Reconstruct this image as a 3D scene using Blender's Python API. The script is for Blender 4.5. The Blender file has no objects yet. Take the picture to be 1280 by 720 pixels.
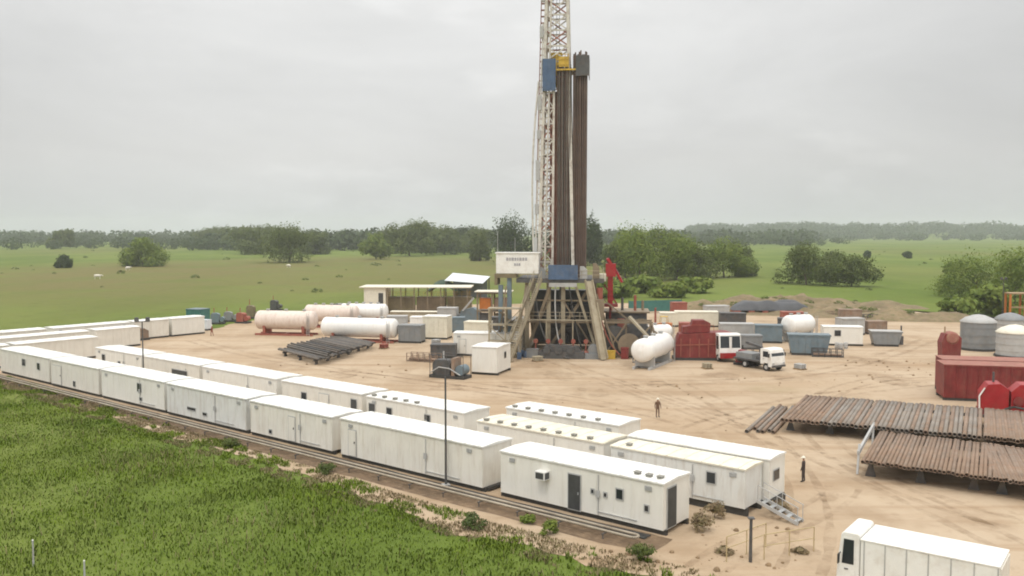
import bpy, bmesh, math, random
import numpy as np
from mathutils import Vector, Matrix, noise as mnoise
R = math.radians
PI = math.pi
random.seed(7)
scene = bpy.context.scene
COL = scene.collection

# ---------------------------------------------------------------- camera frame
F, H = 1108.0, 17.0
PITCH = math.atan(70 / F)
CP, SP = math.cos(PITCH), math.sin(PITCH)
def G(px, py, z=0.0):
    """a point of the ground (or of height z) seen at a place in the 1280x720 photograph"""
    dx = (px - 640) / F; dy = -(py - 360) / F
    X, Y, Z = dx, CP + dy * SP, -SP + dy * CP
    k = (z - H) / Z
    return Vector((X * k, Y * k, z))
ROW = R(-39.22)
OX, OY = 9.45, 48.43
U = Vector((math.cos(ROW), math.sin(ROW), 0)); V = Vector((-U.y, U.x, 0))
def S(s, t, z=0.0):
    return Vector((OX, OY, z)) + U * s + V * t

# ---------------------------------------------------------------- materials
MATS = {}
def mat(name, col, rough=0.6, var=0.12, scale=0.6, metal=0.0, dirt=None, dirt_amt=0.0, streak=False, bump=0.0, bscale=6.0, spec=0.4):
    if name in MATS: return MATS[name]
    m = bpy.data.materials.new(name); m.use_nodes = True
    nt = m.node_tree; N = nt.nodes; L = nt.links
    b = N['Principled BSDF']
    b.inputs['Roughness'].default_value = rough
    b.inputs['Metallic'].default_value = metal
    b.inputs['Specular IOR Level'].default_value = spec
    tc = N.new('ShaderNodeTexCoord')
    n1 = N.new('ShaderNodeTexNoise'); n1.inputs['Scale'].default_value = scale; n1.inputs['Detail'].default_value = 6
    n1.inputs['Roughness'].default_value = 0.65
    geo = N.new('ShaderNodeNewGeometry')
    L.new(geo.outputs['Position'], n1.inputs['Vector'])
    mr = N.new('ShaderNodeMapRange')
    mr.inputs['From Min'].default_value = 0.3; mr.inputs['From Max'].default_value = 0.7
    mr.inputs['To Min'].default_value = 1 - var; mr.inputs['To Max'].default_value = 1 + var
    L.new(n1.outputs['Fac'], mr.inputs['Value'])
    mul = N.new('ShaderNodeVectorMath'); mul.operation = 'MULTIPLY'
    mul.inputs[0].default_value = col[:3]
    L.new(mr.outputs['Result'], mul.inputs[1])
    out = mul.outputs['Vector']
    if dirt:
        mp = N.new('ShaderNodeMapping')
        mp.inputs['Scale'].default_value = (2.2, 2.2, 0.35) if streak else (1, 1, 1)
        L.new(geo.outputs['Position'], mp.inputs['Vector'])
        n2 = N.new('ShaderNodeTexNoise'); n2.inputs['Scale'].default_value = 1.3; n2.inputs['Detail'].default_value = 8
        n2.inputs['Roughness'].default_value = 0.7
        L.new(mp.outputs['Vector'], n2.inputs['Vector'])
        cr = N.new('ShaderNodeMapRange'); cr.inputs['From Min'].default_value = 0.48; cr.inputs['From Max'].default_value = 0.75
        cr.inputs['To Max'].default_value = dirt_amt
        L.new(n2.outputs['Fac'], cr.inputs['Value'])
        mx = N.new('ShaderNodeMix'); mx.data_type = 'RGBA'
        L.new(cr.outputs['Result'], mx.inputs['Factor'])
        L.new(out, mx.inputs[6]); mx.inputs[7].default_value = (*dirt, 1)
        out = mx.outputs[2]
    L.new(out, b.inputs['Base Color'])
    if bump > 0:
        nb = N.new('ShaderNodeTexNoise'); nb.inputs['Scale'].default_value = bscale; nb.inputs['Detail'].default_value = 5
        L.new(geo.outputs['Position'], nb.inputs['Vector'])
        bp = N.new('ShaderNodeBump'); bp.inputs['Strength'].default_value = bump; bp.inputs['Distance'].default_value = 0.1
        L.new(nb.outputs['Fac'], bp.inputs['Height']); L.new(bp.outputs['Normal'], b.inputs['Normal'])
    MATS[name] = m
    return m

RUST = (0.16, 0.075, 0.035)
M_wall = mat('painted panel', (0.78, 0.76, 0.70), 0.55, 0.05, 0.5, dirt=(0.50, 0.43, 0.34), dirt_amt=0.28, streak=True)
M_wall2 = mat('aged painted panel', (0.74, 0.71, 0.64), 0.6, 0.06, 0.5, dirt=(0.46, 0.38, 0.29), dirt_amt=0.35, streak=True)
M_wall3 = mat('greyed painted panel', (0.70, 0.70, 0.67), 0.6, 0.06, 0.4, dirt=(0.36, 0.27, 0.19), dirt_amt=0.5, streak=True)
M_wall4 = mat('creamy painted panel', (0.77, 0.74, 0.67), 0.55, 0.05, 0.5, dirt=(0.42, 0.33, 0.23), dirt_amt=0.4, streak=True)
M_roof = mat('white sheet roof', (0.80, 0.80, 0.77), 0.5, 0.06, 0.4, dirt=(0.42, 0.35, 0.26), dirt_amt=0.5)
M_roofc = mat('cream sheet roof', (0.74, 0.70, 0.58), 0.6, 0.06, 0.4, dirt=(0.45, 0.38, 0.28), dirt_amt=0.4)
M_skid = mat('black steel skid', (0.05, 0.048, 0.045), 0.7, 0.3, 2)
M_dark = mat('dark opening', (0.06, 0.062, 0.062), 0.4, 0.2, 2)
M_glass = mat('dark window glass', (0.025, 0.03, 0.035), 0.12, 0.1, 1, spec=0.6)
M_trim = mat('grey trim', (0.42, 0.42, 0.41), 0.5, 0.1, 2)
M_acm = mat('white metal casing', (0.72, 0.71, 0.68), 0.5, 0.05, 2)
M_steel = mat('galvanised steel', (0.40, 0.41, 0.41), 0.5, 0.15, 2, metal=0.3)
M_white = mat('white paint', (0.80, 0.79, 0.75), 0.45, 0.05, 0.8, dirt=(0.40, 0.30, 0.2), dirt_amt=0.35)
M_tankw = mat('white tank paint', (0.82, 0.81, 0.78), 0.4, 0.04, 0.5, dirt=(0.55, 0.42, 0.32), dirt_amt=0.3, streak=True)
M_tankp = mat('dusty pinkish tank paint', (0.72, 0.62, 0.55), 0.5, 0.08, 0.5, dirt=(0.45, 0.25, 0.17), dirt_amt=0.5, streak=True)
M_redm = mat('red primer', (0.30, 0.085, 0.06), 0.6, 0.2, 1, dirt=(0.35, 0.2, 0.12), dirt_amt=0.5)
M_red = mat('bright red paint', (0.33, 0.018, 0.022), 0.4, 0.15, 1, dirt=(0.25, 0.1, 0.06), dirt_amt=0.4)
M_maroon = mat('maroon paint', (0.19, 0.026, 0.024), 0.55, 0.25, 1, dirt=(0.21, 0.10, 0.07), dirt_amt=0.6, streak=True)
M_redtop = mat('dusty red paint', (0.30, 0.12, 0.09), 0.7, 0.15, 1, dirt=(0.38, 0.25, 0.16), dirt_amt=0.6)
M_grey = mat('grey steel paint', (0.22, 0.23, 0.235), 0.55, 0.12, 1, dirt=(0.3, 0.24, 0.17), dirt_amt=0.4)
M_lgrey = mat('pale grey paint', (0.42, 0.42, 0.41), 0.55, 0.1, 1, dirt=(0.32, 0.26, 0.2), dirt_amt=0.4)
M_dgrey = mat('dark grey steel', (0.085, 0.085, 0.085), 0.6, 0.3, 1.5, dirt=(0.16, 0.1, 0.06), dirt_amt=0.5)
M_blueg = mat('blue grey paint', (0.15, 0.20, 0.23), 0.55, 0.15, 1, dirt=(0.25, 0.2, 0.15), dirt_amt=0.4)
M_blue = mat('blue windwall paint', (0.08, 0.13, 0.22), 0.55, 0.2, 1, dirt=(0.2, 0.18, 0.15), dirt_amt=0.4)
M_teal = mat('teal paint', (0.05, 0.16, 0.14), 0.6, 0.15, 1)
M_yellow = mat('safety yellow paint', (0.55, 0.36, 0.05), 0.5, 0.12, 2, dirt=(0.2, 0.13, 0.06), dirt_amt=0.5)
M_orange = mat('orange paint', (0.50, 0.16, 0.03), 0.5, 0.12, 2, dirt=(0.25, 0.13, 0.06), dirt_amt=0.4)
M_rusto = mat('rusty pipe', (0.25, 0.175, 0.125), 0.85, 0.2, 0.6, dirt=(0.32, 0.175, 0.105), dirt_amt=0.55)
M_rustg = mat('weathered grey pipe', (0.25, 0.22, 0.19), 0.8, 0.2, 0.6, dirt=(0.26, 0.17, 0.11), dirt_amt=0.7)
M_rustb = mat('brown mill pipe', (0.25, 0.185, 0.14), 0.8, 0.3, 0.5, dirt=(0.27, 0.13, 0.06), dirt_amt=0.7)
M_dpipe = mat('dark drill pipe', (0.13, 0.115, 0.10), 0.55, 0.3, 1, dirt=RUST, dirt_amt=0.5)
M_stand = mat('brown drill pipe', (0.12, 0.085, 0.068), 0.6, 0.3, 0.5, dirt=(0.15, 0.075, 0.05), dirt_amt=0.6)
M_mastw = mat('white mast paint', (0.60, 0.57, 0.51), 0.6, 0.12, 0.7, dirt=(0.20, 0.11, 0.075), dirt_amt=0.9)
M_mastr = mat('red brown mast paint', (0.30, 0.13, 0.09), 0.6, 0.2, 0.7, dirt=(0.5, 0.45, 0.4), dirt_amt=0.3)
M_sub = mat('tan substructure paint', (0.23, 0.18, 0.12), 0.65, 0.2, 0.5, dirt=(0.15, 0.11, 0.07), dirt_amt=0.6)
M_subl = mat('pale khaki steel', (0.36, 0.31, 0.22), 0.65, 0.15, 0.5, dirt=(0.2, 0.14, 0.09), dirt_amt=0.6)
M_olive = mat('olive brown mud tank', (0.20, 0.165, 0.095), 0.7, 0.2, 0.6, dirt=(0.12, 0.08, 0.05), dirt_amt=0.6)
M_tyre = mat('tyre rubber', (0.03, 0.03, 0.03), 0.85, 0.2, 3)
M_tarp = mat('dark tarpaulin', (0.075, 0.078, 0.085), 0.6, 0.2, 0.6, bump=0.4, bscale=1.5)
M_gtarp = mat('dark green netting', (0.045, 0.075, 0.05), 0.8, 0.25, 0.8)
M_bluewhite = mat('pale blue white sheet', (0.66, 0.70, 0.74), 0.5, 0.06, 0.3)
M_wood = mat('weathered timber', (0.34, 0.24, 0.14), 0.8, 0.2, 2)
M_khaki = mat('sandy painted rail', (0.46, 0.36, 0.20), 0.6, 0.15, 2)
M_skin = mat('skin', (0.28, 0.15, 0.09), 0.6, 0.05, 3)
M_cov = mat('dark coverall', (0.06, 0.045, 0.04), 0.85, 0.2, 3)
M_cov2 = mat('brown coverall', (0.14, 0.08, 0.05), 0.85, 0.2, 3)
M_covr = mat('rust red coverall', (0.24, 0.07, 0.04), 0.85, 0.2, 3)
M_hat = mat('pale hard hat', (0.75, 0.72, 0.6), 0.4, 0.02, 3)
M_boot = mat('black boots', (0.02, 0.02, 0.02), 0.7, 0.1, 3)
M_bark = mat('bark', (0.11, 0.085, 0.06), 0.9, 0.3, 2)
M_cow = mat('pale cow hide', (0.7, 0.66, 0.58), 0.8, 0.1, 2)
M_ventm = mat('weathered vent', (0.26, 0.25, 0.22), 0.6, 0.1, 2)
M_wpipe = mat('dusty pale pipe', (0.36, 0.31, 0.24), 0.7, 0.2, 0.6, dirt=(0.16, 0.11, 0.07), dirt_amt=0.6)
M_ink = mat('faded lettering', (0.36, 0.35, 0.37), 0.6, 0.1, 2)

# ---------------------------------------------------------------- mesh builder
class MB:
    def __init__(s): s.v = []; s.f = []; s.sm = []
    def add(s, vs, fs, smooth=False):
        o = len(s.v); s.v += [tuple(p) for p in vs]
        for f in fs: s.f.append(tuple(o + i for i in f)); s.sm.append(smooth)
        return s
    def box(s, x0, x1, y0, y1, z0, z1):
        vs = [(x0,y0,z0),(x1,y0,z0),(x1,y1,z0),(x0,y1,z0),(x0,y0,z1),(x1,y0,z1),(x1,y1,z1),(x0,y1,z1)]
        return s.add(vs, [(0,3,2,1),(4,5,6,7),(0,1,5,4),(1,2,6,5),(2,3,7,6),(3,0,4,7)])
    def beam(s, a, b, w, h=None):
        a = Vector(a); b = Vector(b); h = h or w
        d = (b - a).normalized()
        up = Vector((0,0,1)) if abs(d.z) < 0.95 else Vector((0,1,0))
        x = d.cross(up).normalized() * (w/2); y = x.cross(d).normalized() * (h/2)
        vs = [a-x-y, a+x-y, a+x+y, a-x+y, b-x-y, b+x-y, b+x+y, b-x+y]
        return s.add(vs, [(0,1,2,3),(7,6,5,4),(0,4,5,1),(1,5,6,2),(2,6,7,3),(3,7,4,0)])
    def cyl(s, a, b, r, r2=None, n=12, cap=True):
        a = Vector(a); b = Vector(b); r2 = r if r2 is None else r2
        d = (b - a).normalized()
        up = Vector((0,0,1)) if abs(d.z) < 0.95 else Vector((1,0,0))
        x = d.cross(up).normalized(); y = d.cross(x).normalized()
        vs = []
        for k in range(n):
            q = 2*PI*k/n; e = x*math.cos(q) + y*math.sin(q)
            vs.append(a + e*r); vs.append(b + e*r2)
        s.add(vs, [(2*k, 2*((k+1)%n), 2*((k+1)%n)+1, 2*k+1) for k in range(n)], True)
        if cap:
            s.add(vs[0::2], [tuple(range(n))[::-1]]); s.add(vs[1::2], [tuple(range(n))])
        return s
    def lathe(s, a, d, prof, n=20):
        """prof: (distance along d, radius)"""
        a = Vector(a); d = Vector(d).normalized()
        up = Vector((0,0,1)) if abs(d.z) < 0.95 else Vector((1,0,0))
        x = d.cross(up).normalized(); y = d.cross(x).normalized()
        vs = []
        for (l, r) in prof:
            for k in range(n):
                q = 2*PI*k/n
                vs.append(a + d*l + (x*math.cos(q) + y*math.sin(q))*max(r, 0.002))
        fs = []
        for i in range(len(prof)-1):
            for k in range(n):
                k2 = (k+1) % n
                fs.append((i*n+k, i*n+k2, (i+1)*n+k2, (i+1)*n+k))
        s.add(vs, fs, True)
        s.add(vs[:n], [tuple(range(n))[::-1]]); s.add(vs[-n:], [tuple(range(n))])
        return s
    def prism(s, pts, y0, y1):
        """outline in x,z extruded along y"""
        n = len(pts)
        vs = [(x, y0, z) for x, z in pts] + [(x, y1, z) for x, z in pts]
        fs = [tuple(range(n)), tuple(range(2*n-1, n-1, -1))] + [(k, n+k, n+(k+1)%n, (k+1)%n) for k in range(n)]
        return s.add(vs, fs)
    def tube(s, pts, r, n=8):
        for a, b in zip(pts[:-1], pts[1:]): s.cyl(a, b, r, n=n)
        return s
    def build(s, name, m, parent=None):
        me = bpy.data.meshes.new(name)
        me.from_pydata(s.v, [], s.f)
        me.polygons.foreach_set('use_smooth', s.sm)
        if m: me.materials.append(m)
        bm = bmesh.new(); bm.from_mesh(me); bmesh.ops.recalc_face_normals(bm, faces=bm.faces); bm.to_mesh(me); bm.free()
        o = bpy.data.objects.new(name, me); COL.objects.link(o)
        if parent: o.parent = parent
        return o

def tag(o, label=None, cat=None, group=None, kind=None):
    if label: o['label'] = label
    if cat: o['category'] = cat
    if group: o['group'] = group
    if kind: o['kind'] = kind
    return o
def thing(name, label, cat, loc, rz=0.0, group=None):
    o = bpy.data.objects.new(name, None); COL.objects.link(o)
    o.empty_display_size = 0.5
    o.location = loc; o.rotation_euler = (0, 0, rz)
    return tag(o, label, cat, group)
def dup(root, loc, rz, label=None, group=None, scale=None):
    r = root.copy(); COL.objects.link(r); r.location = loc; r.rotation_euler = (0, 0, rz)
    if label: r['label'] = label
    if group: r['group'] = group
    if scale: r.scale = scale
    for ch in list(root.children):
        c = ch.copy(); COL.objects.link(c); c.parent = r
        for g in list(ch.children):
            d = g.copy(); COL.objects.link(d); d.parent = c
    return r

# ---------------------------------------------------------------- ground
def ground_material():
    m = bpy.data.materials.new('pasture'); m.use_nodes = True
    nt = m.node_tree; N = nt.nodes; L = nt.links; b = N['Principled BSDF']
    b.inputs['Roughness'].default_value = 0.95; b.inputs['Specular IOR Level'].default_value = 0.1
    geo = N.new('ShaderNodeNewGeometry')
    def noise(scale, detail=6, sc=(1,1,1), rough=0.6):
        mp = N.new('ShaderNodeMapping'); mp.inputs['Scale'].default_value = sc
        L.new(geo.outputs['Position'], mp.inputs['Vector'])
        n = N.new('ShaderNodeTexNoise'); n.inputs['Scale'].default_value = scale; n.inputs['Detail'].default_value = detail
        n.inputs['Roughness'].default_value = rough
        L.new(mp.outputs['Vector'], n.inputs['Vector']); return n.outputs['Fac']
    def rng(v, a, c, lo=0.0, hi=1.0):
        r = N.new('ShaderNodeMapRange'); r.interpolation_type = 'SMOOTHSTEP'
        r.inputs['From Min'].default_value = a; r.inputs['From Max'].default_value = c
        r.inputs['To Min'].default_value = lo; r.inputs['To Max'].default_value = hi
        L.new(v, r.inputs['Value']); return r.outputs['Result']
    def mix(f, a, c):
        x = N.new('ShaderNodeMix'); x.data_type = 'RGBA'
        L.new(f, x.inputs['Factor'])
        for k, q in ((6, a), (7, c)):
            if isinstance(q, tuple): x.inputs[k].default_value = (*q, 1)
            else: L.new(q, x.inputs[k])
        return x.outputs[2]
    def math_(op, a, c):
        x = N.new('ShaderNodeMath'); x.operation = op
        for k, q in enumerate((a, c)):
            if isinstance(q, (int, float)): x.inputs[k].default_value = q
            else: L.new(q, x.inputs[k])
        return x.outputs[0]
    sep = N.new('ShaderNodeSeparateXYZ'); L.new(geo.outputs['Position'], sep.inputs[0])
    # where the pasture is dry: broad patches, more of it in the left-hand middle distance
    dry = noise(0.006, 5, (1, 0.35, 1))
    c = mix(rng(noise(0.02, 6, (1, 0.5, 1)), 0.35, 0.65), (0.105, 0.15, 0.026), (0.16, 0.20, 0.045))
    ex = math_('MULTIPLY', math_('ADD', sep.outputs[0], 70.0), 1/170.0)
    ey = math_('MULTIPLY', math_('ADD', sep.outputs[1], -420.0), 1/200.0)
    e2 = math_('ADD', math_('MULTIPLY', ex, ex), math_('MULTIPLY', ey, ey))
    dm = math_('ADD', rng(e2, 0.3, 1.5, 0.8, 0.0), rng(dry, 0.45, 0.7, 0.0, 0.55))
    dm = math_('MULTIPLY', dm, rng(noise(0.03, 6), 0.25, 0.6, 0.35, 1.0))
    c = mix(dm, c, (0.168, 0.147, 0.056))
    # dark rough grass patches
    c = mix(rng(noise(0.25, 8), 0.5, 0.75, 0, 0.35), c, (0.055, 0.088, 0.018))
    c = mix(rng(noise(0.09, 8), 0.58, 0.75, 0, 0.4), c, (0.13, 0.10, 0.045))
    c = mix(rng(noise(2.0, 5), 0.4, 0.8, 0, 0.3), c, (0.055, 0.095, 0.012))
    L.new(c, b.inputs['Base Color'])
    bp = N.new('ShaderNodeBump'); bp.inputs['Strength'].default_value = 0.6; bp.inputs['Distance'].default_value = 0.25
    L.new(noise(1.2, 8), bp.inputs['Height']); L.new(bp.outputs['Normal'], b.inputs['Normal'])
    return m
M_field = ground_material()
mb = MB()
ring = [0, 30, 60, 100, 160, 260, 420, 700, 1150, 1900, 3000, 4000]
xs = sorted(set([-r for r in ring] + ring))
n = len(xs)
vs = [(x, y + 60, 0.0) for y in xs for x in xs]
mb.add(vs, [(j*n+i, j*n+i+1, (j+1)*n+i+1, (j+1)*n+i) for j in range(n-1) for i in range(n-1)])
tag(mb.build('ground', M_field), kind='structure')

def sand_material():
    m = bpy.data.materials.new('graded sandy earth'); m.use_nodes = True
    nt = m.node_tree; N = nt.nodes; L = nt.links; b = N['Principled BSDF']
    b.inputs['Roughness'].default_value = 0.95; b.inputs['Specular IOR Level'].default_value = 0.15
    geo = N.new('ShaderNodeNewGeometry')
    def noise(scale, detail=6, sc=(1,1,1), rz=0.0, dist=0.0):
        mp = N.new('ShaderNodeMapping'); mp.inputs['Scale'].default_value = sc; mp.inputs['Rotation'].default_value = (0, 0, rz)
        L.new(geo.outputs['Position'], mp.inputs['Vector'])
        n = N.new('ShaderNodeTexNoise'); n.inputs['Scale'].default_value = scale; n.inputs['Detail'].default_value = detail
        n.inputs['Roughness'].default_value = 0.62; n.inputs['Distortion'].default_value = dist
        L.new(mp.outputs['Vector'], n.inputs['Vector']); return n.outputs['Fac']
    def rng(v, a, c, lo=0.0, hi=1.0):
        r = N.new('ShaderNodeMapRange'); r.interpolation_type = 'SMOOTHSTEP'
        r.inputs['From Min'].default_value = a; r.inputs['From Max'].default_value = c
        r.inputs['To Min'].default_value = lo; r.inputs['To Max'].default_value = hi
        L.new(v, r.inputs['Value']); return r.outputs['Result']
    def mix(f, a, c):
        x = N.new('ShaderNodeMix'); x.data_type = 'RGBA'
        L.new(f, x.inputs['Factor'])
        for k, q in ((6, a), (7, c)):
            if isinstance(q, tuple): x.inputs[k].default_value = (*q, 1)
            else: L.new(q, x.inputs[k])
        return x.outputs[2]
    c = mix(rng(noise(0.05, 7), 0.3, 0.7), (0.40, 0.295, 0.195), (0.48, 0.38, 0.275))
    # wheel tracks running with the yard and across it
    c = mix(rng(noise(0.35, 6, (0.07, 1, 1), R(39), 0.4), 0.48, 0.68, 0, 0.6), c, (0.31, 0.205, 0.12))
    c = mix(rng(noise(0.3, 6, (1, 0.09, 1), R(12), 0.5), 0.52, 0.75, 0, 0.45), c, (0.53, 0.43, 0.31))
    c = mix(rng(noise(0.12, 8), 0.47, 0.68, 0, 0.65), c, (0.31, 0.22, 0.14))
    c = mix(rng(noise(0.9, 8), 0.52, 0.75, 0, 0.5), c, (0.28, 0.20, 0.125))
    c = mix(rng(noise(0.04, 9, (1, 1, 1), 0.7), 0.6, 0.72, 0, 0.4), c, (0.25, 0.21, 0.10))
    L.new(c, b.inputs['Base Color'])
    bp = N.new('ShaderNodeBump'); bp.inputs['Strength'].default_value = 0.5; bp.inputs['Distance'].default_value = 0.15
    L.new(noise(1.5, 8), bp.inputs['Height']); L.new(bp.outputs['Normal'], b.inputs['Normal'])
    return m
M_sand = sand_material()
def jag(poly, step, amp):
    out = []
    for (a, c) in zip(poly, poly[1:] + poly[:1]):
        a = Vector(a[:2]); c = Vector(c[:2]); k = max(1, int((c-a).length/step))
        nrm = Vector((-(c-a).y, (c-a).x)).normalized()
        for i in range(k):
            p = a.lerp(c, i/k)
            q = mnoise.noise((p.x*0.12, p.y*0.12, 3)) * amp + mnoise.noise((p.x*0.6, p.y*0.6, 9)) * amp * 0.45
            out.append(p + nrm*q)
    return out
def sheet(name, poly, z, m):
    bm = bmesh.new()
    f = bm.faces.new([bm.verts.new((p.x, p.y, z)) for p in poly])
    bmesh.ops.triangulate(bm, faces=[f])
    bmesh.ops.recalc_face_normals(bm, faces=bm.faces)
    if sum(f.normal.z for f in bm.faces) < 0: bmesh.ops.reverse_faces(bm, faces=bm.faces)
    me = bpy.data.meshes.new(name); bm.to_mesh(me); bm.free(); me.materials.append(m)
    o = bpy.data.objects.new(name, me); COL.objects.link(o); return o
YARD = [S(-114.6,-2.8), S(-85,-3.2), S(-50,-4.6), S(-23,-5.8), S(-10,-6.6), S(-3,-6.4), S(3,-5.6), S(8,-7.5), S(30,-16), S(60,-22),
        (150,40,0), (150,110,0), (112,142,0), (92,168,0), (84,196,0), (60,212,0), (20,212,0), (-22,206,0), (-40,190,0), (-50,172,0), S(-114.0,40.0), S(-114.2,20)]
tag(sheet('yard', jag(YARD, 1.2, 1.5), 0.02, M_sand), kind='structure')

M_soil = mat('damp dark soil', (0.15, 0.10, 0.06), 0.95, 0.3, 0.5, dirt=(0.33, 0.23, 0.14), dirt_amt=0.8, bump=0.6, bscale=2.5)
tag(sheet('verge_soil', jag([S(-114,-3.6), S(-85,-3.3), S(-50,-3.5), S(-23,-3.6), S(-3,-3.6), S(-0.2,-3.0), S(-0.2,-0.7), S(-23,-0.75), S(-50,-0.75), S(-85,-0.8), S(-114,-0.8)], 0.7, 0.28), 0.03, M_soil), kind='structure')
def track_material():
    m = bpy.data.materials.new('rutted earth'); m.use_nodes = True
    nt = m.node_tree; N = nt.nodes; L = nt.links; b = N['Principled BSDF']; b.inputs['Roughness'].default_value = 0.95; b.inputs['Specular IOR Level'].default_value = 0.1
    geo = N.new('ShaderNodeNewGeometry'); n_ = N.new('ShaderNodeTexNoise'); n_.inputs['Scale'].default_value = 0.5; n_.inputs['Detail'].default_value = 8; n_.inputs['Roughness'].default_value = 0.75
    L.new(geo.outputs['Position'], n_.inputs['Vector'])
    mr = N.new('ShaderNodeMapRange'); mr.inputs['From Min'].default_value = 0.42; mr.inputs['From Max'].default_value = 0.66; mr.inputs['To Max'].default_value = 0.32; L.new(n_.outputs['Fac'], mr.inputs['Value'])
    b.inputs['Base Color'].default_value = (0.27, 0.18, 0.105, 1)
    tr = N.new('ShaderNodeBsdfTransparent'); ms = N.new('ShaderNodeMixShader'); L.new(mr.outputs[0], ms.inputs[0]); L.new(tr.outputs[0], ms.inputs[1]); L.new(b.outputs[0], ms.inputs[2])
    L.new(ms.outputs[0], N['Material Output'].inputs['Surface']); return m
M_track = track_material()
def bez(P, k=40):
    P = [Vector(p[:2]) for p in P]; out = []
    for i in range(k+1):
        u_ = i/k; Q = P[:]
        while len(Q) > 1: Q = [a.lerp(c, u_) for a, c in zip(Q[:-1], Q[1:])]
        out.append(Q[0])
    return out
def tracks(paths):
    b = MB(); z = 0.026
    for n_, (P, gauge, wd) in enumerate(paths):
        c = bez([G(*p) for p in P])
        for sd in (-1, 1):
            vs = []
            for i, p in enumerate(c):
                d = (c[min(i+1, len(c)-1)] - c[max(i-1, 0)]).normalized(); nn = Vector((-d.y, d.x))
                w_ = wd*1.5*(0.8 + 0.5*mnoise.noise((p.x*0.4, p.y*0.4, n_)))
                for e in (-0.5, 0.5):
                    q = p + nn*(sd*gauge/2 + e*w_); vs.append((q.x, q.y, z))
            b.add(vs, [(2*i, 2*i+1, 2*i+3, 2*i+2) for i in range(len(c)-1)])
            z += 0.0015
    return tag(b.build('wheel_track', M_track), kind='structure')
tracks([([(1278, 690), (1100, 600), (1010, 560), (880, 520), (760, 478)], 2.1, 0.5), ([(1000, 715), (1040, 640), (1010, 560), (900, 500), (840, 478)], 2.0, 0.45),
        ([(1270, 655), (1130, 625), (1030, 575), (950, 520), (1010, 478), (1150, 470)], 2.1, 0.5), ([(700, 500), (600, 490), (480, 470), (350, 460), (240, 425)], 2.0, 0.55),
        ([(860, 530), (760, 500), (640, 490), (520, 470), (430, 462)], 2.1, 0.5), ([(760, 480), (900, 478), (1010, 480), (1090, 455), (1160, 425)], 2.1, 0.6),
        ([(940, 535), (860, 505), (740, 470), (690, 450)], 2.0, 0.5), ([(1160, 480), (1060, 490), (960, 500), (860, 540)], 2.0, 0.55), ([(880, 715), (930, 670), (1030, 650), (1055, 610)], 1.9, 0.4)])

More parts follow.
